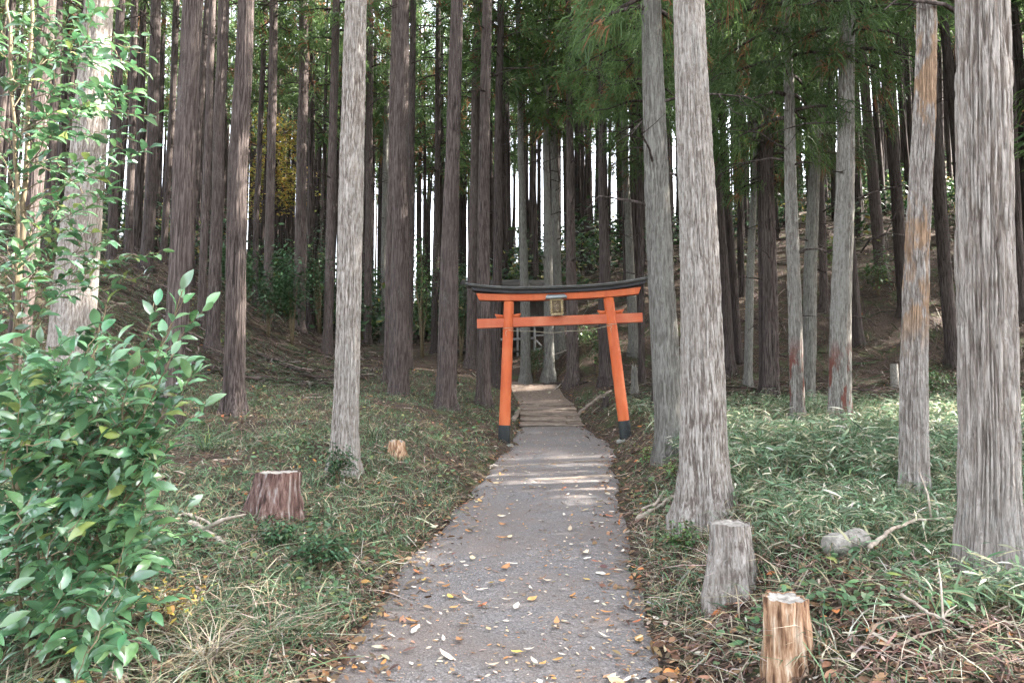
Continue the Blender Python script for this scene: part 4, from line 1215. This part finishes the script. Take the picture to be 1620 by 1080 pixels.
# the smaller and farther ones, beyond counting
lf = MB()
n = 3000
y = np.exp(q.uniform(math.log(3.0), math.log(16.8), n)); x = xc(y) + q.uniform(-1, 1, n) * hw(y)
z = zpath(y) + .018
az = q.uniform(0, 6.28, n)
L = (.008 + .028 * q.random(n) ** 1.6) * (1 + .05 * y)
lf.add(*leaves_np(np.stack([x, y, z], -1), np.stack([np.cos(az), np.sin(az), q.normal(size=n) * .1], -1), norm(np.stack([q.normal(size=n) * .2, q.normal(size=n) * .2, np.ones(n)], -1)), L, L * .45,
        pal(q, n, [(2, (.44, .36, .27)), (4, (.28, .18, .11)), (3, (.17, .105, .07)), (1, (.38, .19, .07))]), .1))
so = obj("small_leaves", lf.mesh("small_leaves", M_DRY), path); so["kind"] = "stuff"

# ------------------------------------------------------------------ shrubs and small plants
def bush(P, R, H, n, leaf, items, label, name="evergreen_shrub", stems=6, seed=0, mat=None, cat="shrub", group=None, open_=.0, ratio=.45):
    q = np.random.default_rng(900 + seed)
    root = thing(name, label, cat, P, group=group)
    sm = MB(); tips = []
    for k in range(stems):
        az = q.uniform(0, 6.28); r = R * q.uniform(.2, .75)
        e = np.array([math.cos(az) * r, math.sin(az) * r, H * q.uniform(.55, .95)])
        t = np.linspace(0, 1, 6)[:, None]
        C = e[None] * t + np.array([0, 0, 1])[None] * (.12 * H * np.sin(np.pi * t)) + q.normal(size=(6, 3)) * .03 * R
        C[0] = np.array([q.normal() * .03, q.normal() * .03, -.08])
        V, Q = tube(C, np.linspace(max(.006, .012 * H), .003, 6), 6); sm.add(V, Q)
        tips.append(C[2:])
        for j in range(4):
            b = C[2 + j % 4]; f = b + np.array([q.normal() * .45 * R, q.normal() * .45 * R, abs(q.normal()) * .22 * H])
            V, Q = tube(np.stack([b, (b + f) / 2 + q.normal(size=3) * .02, f]), [.005, .004, .002], 5, False); sm.add(V, Q)
            tips.append(np.stack([b + (f - b) * v for v in (.4, .7, 1)]))
    o = obj("stems", sm.mesh("stems", M_TWIG), root); o["kind"] = "stuff"
    tp = np.concatenate(tips)
    c = tp[q.integers(0, len(tp), n)]
    pos = c + q.normal(size=(n, 3)) * np.array([R * .16, R * .16, H * .09])
    pos[:, 2] = np.maximum(pos[:, 2], .02)
    az = np.arctan2(pos[:, 1], pos[:, 0]) + q.normal(size=n) * .9
    D = np.stack([np.cos(az), np.sin(az), q.normal(size=n) * .35 - .1], -1)
    Nn = norm(np.stack([q.normal(size=n) * .4, q.normal(size=n) * .4, np.ones(n)], -1))
    L = leaf * (.6 + .7 * q.random(n))
    fm = MB(); fm.add(*leaves_np(pos, D, Nn, L, L * ratio, pal(q, n, items), .2))
    o = obj("foliage", fm.mesh("foliage", mat or M_SHRUB), root); o["kind"] = "stuff"
    return root
DKG = [(5, (.030, .070, .028)), (3, (.045, .095, .04)), (1, (.07, .12, .05))]
MIDG = [(4, (.055, .115, .04)), (3, (.085, .16, .055)), (1, (.14, .18, .05))]
LTG = [(4, (.10, .18, .05)), (3, (.15, .22, .06)), (1, (.25, .27, .07))]
def bpx(px, py, wpx, hpx, n, items, label, seed, leaf=None, depth=None, name="evergreen_shrub", **kw):
    P = at(px, py, depth) if depth else hit(px, py)
    P[2] = g1(P[0], P[1]); d = P[1]
    return bush(P, wpx * .5 * PXM * d, hpx * PXM * d, n, leaf or max(.05, .0045 * d), items, label, name=name, seed=seed, **kw)
bpx(533, 768, 52, 55, 700, DKG, "small dark-leaved shrub at the foot of the pale mottled cedar", 1, .04)
bpx(440, 868, 75, 40, 650, DKG + [(2, (.05, .12, .06))], "low dark green shrub spreading just below the red-brown stump", 2, .036)
bpx(510, 905, 95, 52, 900, DKG + [(2, (.05, .12, .06))], "low dark green shrub on the bank near the path's left edge", 3, .036)
bpx(1085, 690, 30, 40, 150, MIDG, "little leafy plant at the foot of the thick grey-green cedar", 4, .05)
bpx(1030, 735, 34, 30, 120, LTG, "small yellow-green sprout on the bank beside the gate's right pillar", 5, .045)
bpx(1062, 760, 26, 30, 90, LTG, "tiny pale yellow seedling below the thick grey-green cedar", 6, .04)
bpx(1080, 880, 60, 50, 420, MIDG, "leafy weed clump on the bank left of the grey stump", 7, .035)
bpx(210, 385, 75, 115, 900, LTG, "bright light green shrub on the left hillside below the thin cedars", 8, .10)
bpx(462, 545, 80, 140, 1500, DKG, "dark evergreen shrub mass behind the close pair of cedars", 9, .13)
bpx(505, 530, 70, 150, 1300, DKG, "dark evergreen shrub between the close pair and the pale mottled cedar", 10, .13)
bpx(572, 540, 60, 130, 1000, DKG, "dark evergreen shrub just right of the pale mottled cedar", 11, .12)
bpx(668, 565, 55, 170, 1500, MIDG, "tall green leafy shrub between the fluted cluster and the straight cedar", 12, .10)
bpx(730, 570, 40, 130, 1000, DKG, "dark shrub in the gap left of the gate's roof tip", 13, .12)
bpx(425, 535, 60, 100, 900, DKG, "dark shrub behind the slender sun-patched cedar", 14, .12)
bpx(640, 480, 110, 130, 1300, MIDG, "far green shrub with pale leaves behind the fluted cluster", 15, .16)
bpx(370, 500, 60, 100, 900, DKG, "dark shrub hidden behind the sunlit-striped cedar", 16, .13)
bpx(945, 595, 50, 60, 500, MIDG, "green shrub on the slope left of the gate's right pillar", 17, .10)
bpx(925, 560, 50, 45, 450, MIDG, "loose green shrub up the slope behind the plaque", 18, .10)
bpx(845, 600, 40, 45, 500, DKG, "dark green shrub under the timber hall", 19, .09)
bpx(1475, 640, 60, 50, 500, MIDG, "green undergrowth clump between the peeling and the massive cedar", 20, .09)
bpx(1390, 470, 80, 60, 500, MIDG, "green shrub by the sunlit root on the dark slope", 21, .12)
bpx(1330, 440, 70, 60, 500, LTG, "light green shrub high on the slope behind the grey cedars", 22, .14)
bpx(1605, 400, 50, 120, 500, MIDG, "leafy shrub at the far right edge on the slope", 23, .13)
bpx(110, 420, 90, 60, 700, MIDG, "green shrub on the hillside left of the pale grey cedar", 24, .09)
bpx(30, 470, 100, 90, 900, MIDG, "green shrub behind the sapling at the left edge", 25, .08, depth=8)
bpx(48, 1098, 130, 62, 160, [(3, (.48, .20, .06)), (2, (.50, .36, .10)), (1, (.45, .12, .06))], "small orange-leaved seedling at the bottom left corner", 26, .04, name="orange_seedling", depth=2.7, cat="plant")
bpx(270, 870, 110, 70, 150, [(3, (.46, .36, .08)), (2, (.40, .22, .07)), (1, (.20, .22, .06))], "yellow-leaved seedling showing through the lower edge of the glossy shrub", 27, .04, name="yellow_seedling", depth=3.7, cat="plant")

# arching tufts
def tuft(px, py, n, Lm, items, label, seed):
    P = hit(px, py); q = np.random.default_rng(1200 + seed)
    x, y = P[0] + q.normal(size=n) * .05, P[1] + q.normal(size=n) * .05
    V, Q, c = blades(q, x, y, Lm * (.5 + .6 * q.random(n)), np.full(n, .006 + .0004 * P[1]), pal(q, n, items), .6, .9)
    o = obj("grass_tuft", mesh_np("grass_tuft", V - P[None], Q, M_GRASS, c), None, P)
    tag(o, label, "grass tuft"); o["kind"] = "stuff"
tuft(590, 695, 60, .55, GREEN + STRAW[:1], "arching grass tuft beside the pale mottled cedar", 1)
tuft(325, 712, 60, .55, GREEN + [(2, (.16, .19, .06))], "arching pale green tuft at the tip of the glossy shrub", 2)
tuft(1500, 745, 50, .75, GREEN + STRAW, "tall arching tuft right of the peeling cedar", 3)
tuft(1495, 665, 40, .9, GREEN + STRAW, "tall dry tuft behind the bamboo grass near the massive cedar", 4)
tuft(1310, 630, 50, .5, STRAW + GREEN[:1], "yellow dry tuft between the red-scraped cedars", 5)
tuft(430, 1010, 90, .32, STRAW + GREEN[:1], "pale dry tuft in the lower left by the path", 6)
tuft(330, 1050, 120, .30, STRAW, "straw tuft at the bottom left under the glossy shrub", 7)
tuft(1290, 1040, 90, .28, STRAW + GREEN[:1], "dry tuft just right of the rotten orange stump", 8)

# yellow-leaved tree far left
P = at(432, 420, 36); P[2] = g1(P[0], 36)
yt = thing("yellow_leaved_tree", "small broadleaf tree in yellow autumn leaf among the far left cedars", "tree", P)
q = np.random.default_rng(404)
Cp = np.stack([np.zeros(8), np.zeros(8), np.linspace(-.3, 9, 8)], -1) + q.normal(size=(8, 3)) * .08
V, Qt = tube(Cp, np.linspace(.11, .03, 8), 10); obj("trunk", mesh_mixed("trunk", V, Qt, BARK['dark']), yt)
lm = MB(); cl = []
for k in range(16):
    b = Cp[4 + k % 4]; az = k * 2.4; e = b + np.array([math.cos(az) * q.uniform(.6, 1.7), math.sin(az) * q.uniform(.6, 1.7), q.uniform(.2, 1.4)])
    V, Qt = tube(np.stack([b, (b + e) / 2 + q.normal(size=3) * .1, e]), [.03, .02, .008], 6, False); lm.add(V, Qt); cl += [e, (b + e) / 2]
o = obj("limbs", lm.mesh("limbs", BARK['dark']), yt); o["kind"] = "stuff"
cl = np.array(cl); n = 3600
pos = cl[q.integers(0, len(cl), n)] + q.normal(size=(n, 3)) * .38
az = q.uniform(0, 6.28, n)
fm = MB(); L = .16 * (.6 + .6 * q.random(n))
fm.add(*leaves_np(pos, np.stack([np.cos(az), np.sin(az), q.normal(size=n) * .4], -1), norm(q.normal(size=(n, 3)) * .5 + np.array([0, 0, 1])), L, L * .6, pal(q, n, [(4, (.50, .36, .07)), (3, (.42, .38, .10)), (1, (.45, .24, .06)), (2, (.22, .26, .06))]), .2))
o = obj("crown", fm.mesh("crown", M_SHRUB), yt); o["kind"] = "stuff"

# ------------------------------------------------------------------ the glossy-leaved shrub and the sapling at the left
LEAFCOL = [(5, (.072, .145, .068)), (3, (.05, .115, .055)), (2, (.095, .175, .075)), (.3, (.16, .20, .06))]
GLOSSY = [leaf_mesh(500 + k, c, r, -.35, "leaf", 6, M_LEAF, .35) for k, (c, r) in enumerate([((.072, .145, .068), .42), ((.05, .115, .055), .38), ((.095, .175, .075), .42), ((.062, .135, .068), .46), ((.085, .16, .06), .40), ((.16, .20, .06), .42)])]
def template(ratio=.42, n=6, curl=-.35, fold=.35):
    t = np.linspace(0, 1, n); w = np.sin(np.pi * np.clip(t, .02, .985) ** .85) ** .8 * ratio * .5
    V = np.array([(t[k] - .5, s * w[k], curl * (t[k] - .5) ** 2 * 1.2 + fold * abs(s) * w[k]) for k in range(n) for s in (-1, 0, 1)])
    Q = np.array([(3 * k + j, 3 * k + j + 1, 3 * k + j + 4, 3 * k + j + 3) for k in range(n - 1) for j in (0, 1)])
    return V, Q
TV, TQ = template()
def leafy(name, label, cat, baseP, stems, twigs, seed, leaf, gap, count, stem_r):
    """stems: list of polylines (world), twigs: list of polylines carrying leaves"""
    q = np.random.default_rng(seed)
    root = thing(name, label, cat, baseP)
    for (pl_, r0, r1) in stems:
        pl_ = np.array(pl_); tt = np.linspace(0, len(pl_) - 1, 5 * len(pl_)); C = np.stack([np.interp(tt, range(len(pl_)), pl_[:, k]) for k in range(3)], -1)
        C += q.normal(size=C.shape) * .004
        V, Qt = tube(C - baseP, np.linspace(r0, r1, len(C)), 10)
        obj("stem", mesh_mixed("stem", V, Qt, M_TWIG), root)
    tw = MB(); LP, LD, LN, LL = [], [], [], []
    for C in twigs:
        C = np.array(C); n = 9
        tt = np.linspace(0, len(C) - 1, n); C = np.stack([np.interp(tt, range(len(C)), C[:, k]) for k in range(3)], -1)
        C += q.normal(size=C.shape) * .008
        V, Qt = tube(C - baseP, np.linspace(.0028, .0012, n), 6, False); tw.add(V, Qt)
        ln = np.linalg.norm(np.diff(C, axis=0), axis=1).sum()
        m = max(3, int(min(ln * .75, .55) / gap))
        for k in range(m):
            f = 1 - (k + .2 * q.random()) / m * min(1, .55 / ln * .75 / .75) * .95
            p = np.array([np.interp(f * (n - 1), range(n), C[:, j]) for j in range(3)])
            dT = norm(C[min(n - 1, int(f * (n - 1)) + 1)] - C[max(0, int(f * (n - 1)) - 1)])
            sd = norm(np.cross(dT, np.array([0, 0, 1.0]) + q.normal(size=3) * .25)) * (1 if k % 2 else -1)
            d = norm(dT * (.55 + .5 * q.random()) + sd * (1.0 if k else .15) + np.array([0, 0, -.18 + .22 * q.normal()]))
            nn = norm(np.array([0, 0, 1.0]) + q.normal(size=3) * .38 + np.array([.1, -.25, 0]))
            LP.append(p); LD.append(d); LN.append(nn); LL.append(leaf * q.uniform(.65, 1.2))
    o = obj("twigs", tw.mesh("twigs", M_TWIG), root); o["kind"] = "stuff"
    LP, LD, LN, LL = map(np.array, (LP, LD, LN, LL))
    S = norm(np.cross(LN, LD)); U = np.cross(LD, S)
    R = np.stack([LD, S, U], -1)                       # columns
    ctr = LP + LD * (LL * .54)[:, None]
    dist = np.linalg.norm(ctr - CAM[None], axis=1)
    vis = np.abs(ctr[:, 0] / np.maximum(ctr[:, 1], .1)) < .76
    order = np.argsort(dist + np.where(vis, 0, 50))
    single = order[:count]; rest = order[count:]
    for i in single:
        o = bpy.data.objects.new("leaf", GLOSSY[int(q.choice(6, p=[.3, .22, .16, .16, .12, .04]))]); COL.objects.link(o); o.parent = root
        M = Matrix(((R[i, 0, 0] * LL[i], R[i, 0, 1] * LL[i], R[i, 0, 2] * LL[i], ctr[i, 0] - baseP[0]),
                    (R[i, 1, 0] * LL[i], R[i, 1, 1] * LL[i], R[i, 1, 2] * LL[i], ctr[i, 1] - baseP[1]),
                    (R[i, 2, 0] * LL[i], R[i, 2, 1] * LL[i], R[i, 2, 2] * LL[i], ctr[i, 2] - baseP[2]), (0, 0, 0, 1)))
        o.matrix_basis = M
    if len(rest):
        V = np.einsum('nij,vj->nvi', R[rest] * LL[rest][:, None, None], TV) + (ctr[rest] - baseP)[:, None]
        Q = (TQ[None] + (np.arange(len(rest)) * len(TV))[:, None, None]).reshape(-1, 4)
        c = np.repeat(pal(q, len(rest), LEAFCOL), len(TV), 0)
        o = obj("foliage", mesh_np("foliage", V.reshape(-1, 3), Q, M_LEAF, c), root); o["kind"] = "stuff"
    return root, len(LP)

q = np.random.default_rng(808)
D0 = 3.25
def W(px, py, d=D0): return at(px, py, d)
# sapling: two slim stems and long airy sprays
bp = W(32, 1070, 3.4); bp[2] = g1(bp[0], bp[1])
stA = [bp, W(30, 850, 3.4), W(26, 650, 3.4), W(25, 480, 3.4), W(29, 330, 3.38), W(22, 220, 3.35), W(16, 60, 3.3), W(12, -120, 3.3)]
stB = [W(26, 560, 3.4), W(34, 400, 3.45), W(41, 260, 3.45), W(46, 130, 3.45), W(52, 0, 3.45), W(60, -160, 3.45)]
def at_stem(st, py):
    P = np.array(st); pr = [540 - 1080 * ((p - CAM) @ np.array([0, -math.sin(PITCH), math.cos(PITCH)])) / ((p - CAM) @ np.array([0, math.cos(PITCH), math.sin(PITCH)])) for p in P]
    o = np.argsort(pr); return np.array([np.interp(py, np.array(pr)[o], P[o, k]) for k in range(3)])
ends = [(205, 172), (236, 232), (188, 62), (150, 300), (182, 305), (125, 362), (200, 412), (222, 405), (110, 18), (70, 100), (-20, 150), (-30, 300), (95, 405), (160, 128), (172, 96), (60, 255),
        (140, 215), (200, 150), (120, 60), (90, 150), (130, 165), (60, 330), (100, 330), (-25, 60), (150, 20), (80, 20), (-10, 420), (60, 430), (120, 440), (170, 455), (-30, 220), (30, 130), (40, 380), (180, 240), (110, 280), (-20, 360), (20, 60), (45, 210),
        (215, 95), (155, 60), (20, 280), (75, 180), (95, 250), (10, 470), (140, 400)]
twigs = []
for (px, py) in ends:
    st = stA if (px < 60 or q.random() < .5) else stB
    rootp = at_stem(st, min(max(py + q.uniform(20, 110), -80), 900))
    e = W(px, py, q.uniform(2.95, 3.75))
    mid = (rootp + e) / 2 + np.array([0, 0, .05]) + q.normal(size=3) * .02
    twigs.append([rootp, mid, e])
    for _ in range(2):
        f = q.uniform(.35, .9); b = mid + (e - mid) * f if f > .5 else rootp + (mid - rootp) * (f * 2)
        twigs.append([b, b + (e - rootp) * q.uniform(.12, .3) + q.normal(size=3) * np.array([.07, .09, .05])])
leafy("glossy_sapling", "slim brown-stemmed sapling with airy glossy leaf sprays at the left edge", "sapling", bp, [(stA, .013, .006), (stB, .015, .007)], twigs, 21, .080, .030, 290, .02)

# dense shrub
bp = W(70, 1085, 3.15); bp[2] = g1(bp[0], bp[1])
stems, twigs = [], []
ends = [(312, 462), (262, 478), (298, 690), (318, 800), (250, 862), (255, 962), (292, 560), (240, 600), (280, 640), (270, 740), (225, 790), (235, 900), (190, 980), (120, 1010), (180, 480), (120, 560), (60, 560), (10, 600), (20, 760), (10, 900)]
for k, (px, py) in enumerate(ends):
    e = W(px * .95 - 4, py, q.uniform(2.75, 3.6))
    m1 = bp + (e - bp) * .4 + np.array([-.06, 0, .10]) + q.normal(size=3) * .03
    m2 = bp + (e - bp) * .75 + np.array([0, 0, .06]) + q.normal(size=3) * .02
    stems.append(([bp + q.normal(size=3) * np.array([.06, .06, 0]), m1, m2, e], .007, .002))
    twigs.append([m2, e])
    for _ in range(9):
        f = q.uniform(.0, 1); b = m1 + (m2 - m1) * f
        twigs.append([b, b + (e - m1) * q.uniform(.1, .35) + q.normal(size=3) * np.array([.12, .14, .11])])
for _ in range(230):
    px, py = q.uniform(-40, 240), q.uniform(520, 1000)
    if px > 240 - 60 * abs((py - 740) / 260) ** 2: continue
    if py > 960 and px > 190: continue
    d = q.uniform(2.65, 3.7); e = W(px, py, d)
    b = e + np.array([q.normal() * .06 - .12, q.normal() * .1, -.16 + q.normal() * .06])
    twigs.append([b, (b + e) / 2 + q.normal(size=3) * .015, e])
leafy("glossy_shrub", "large glossy green broadleaf shrub filling the lower left corner", "shrub", bp, stems, twigs, 22, .098, .024, 300, .01)
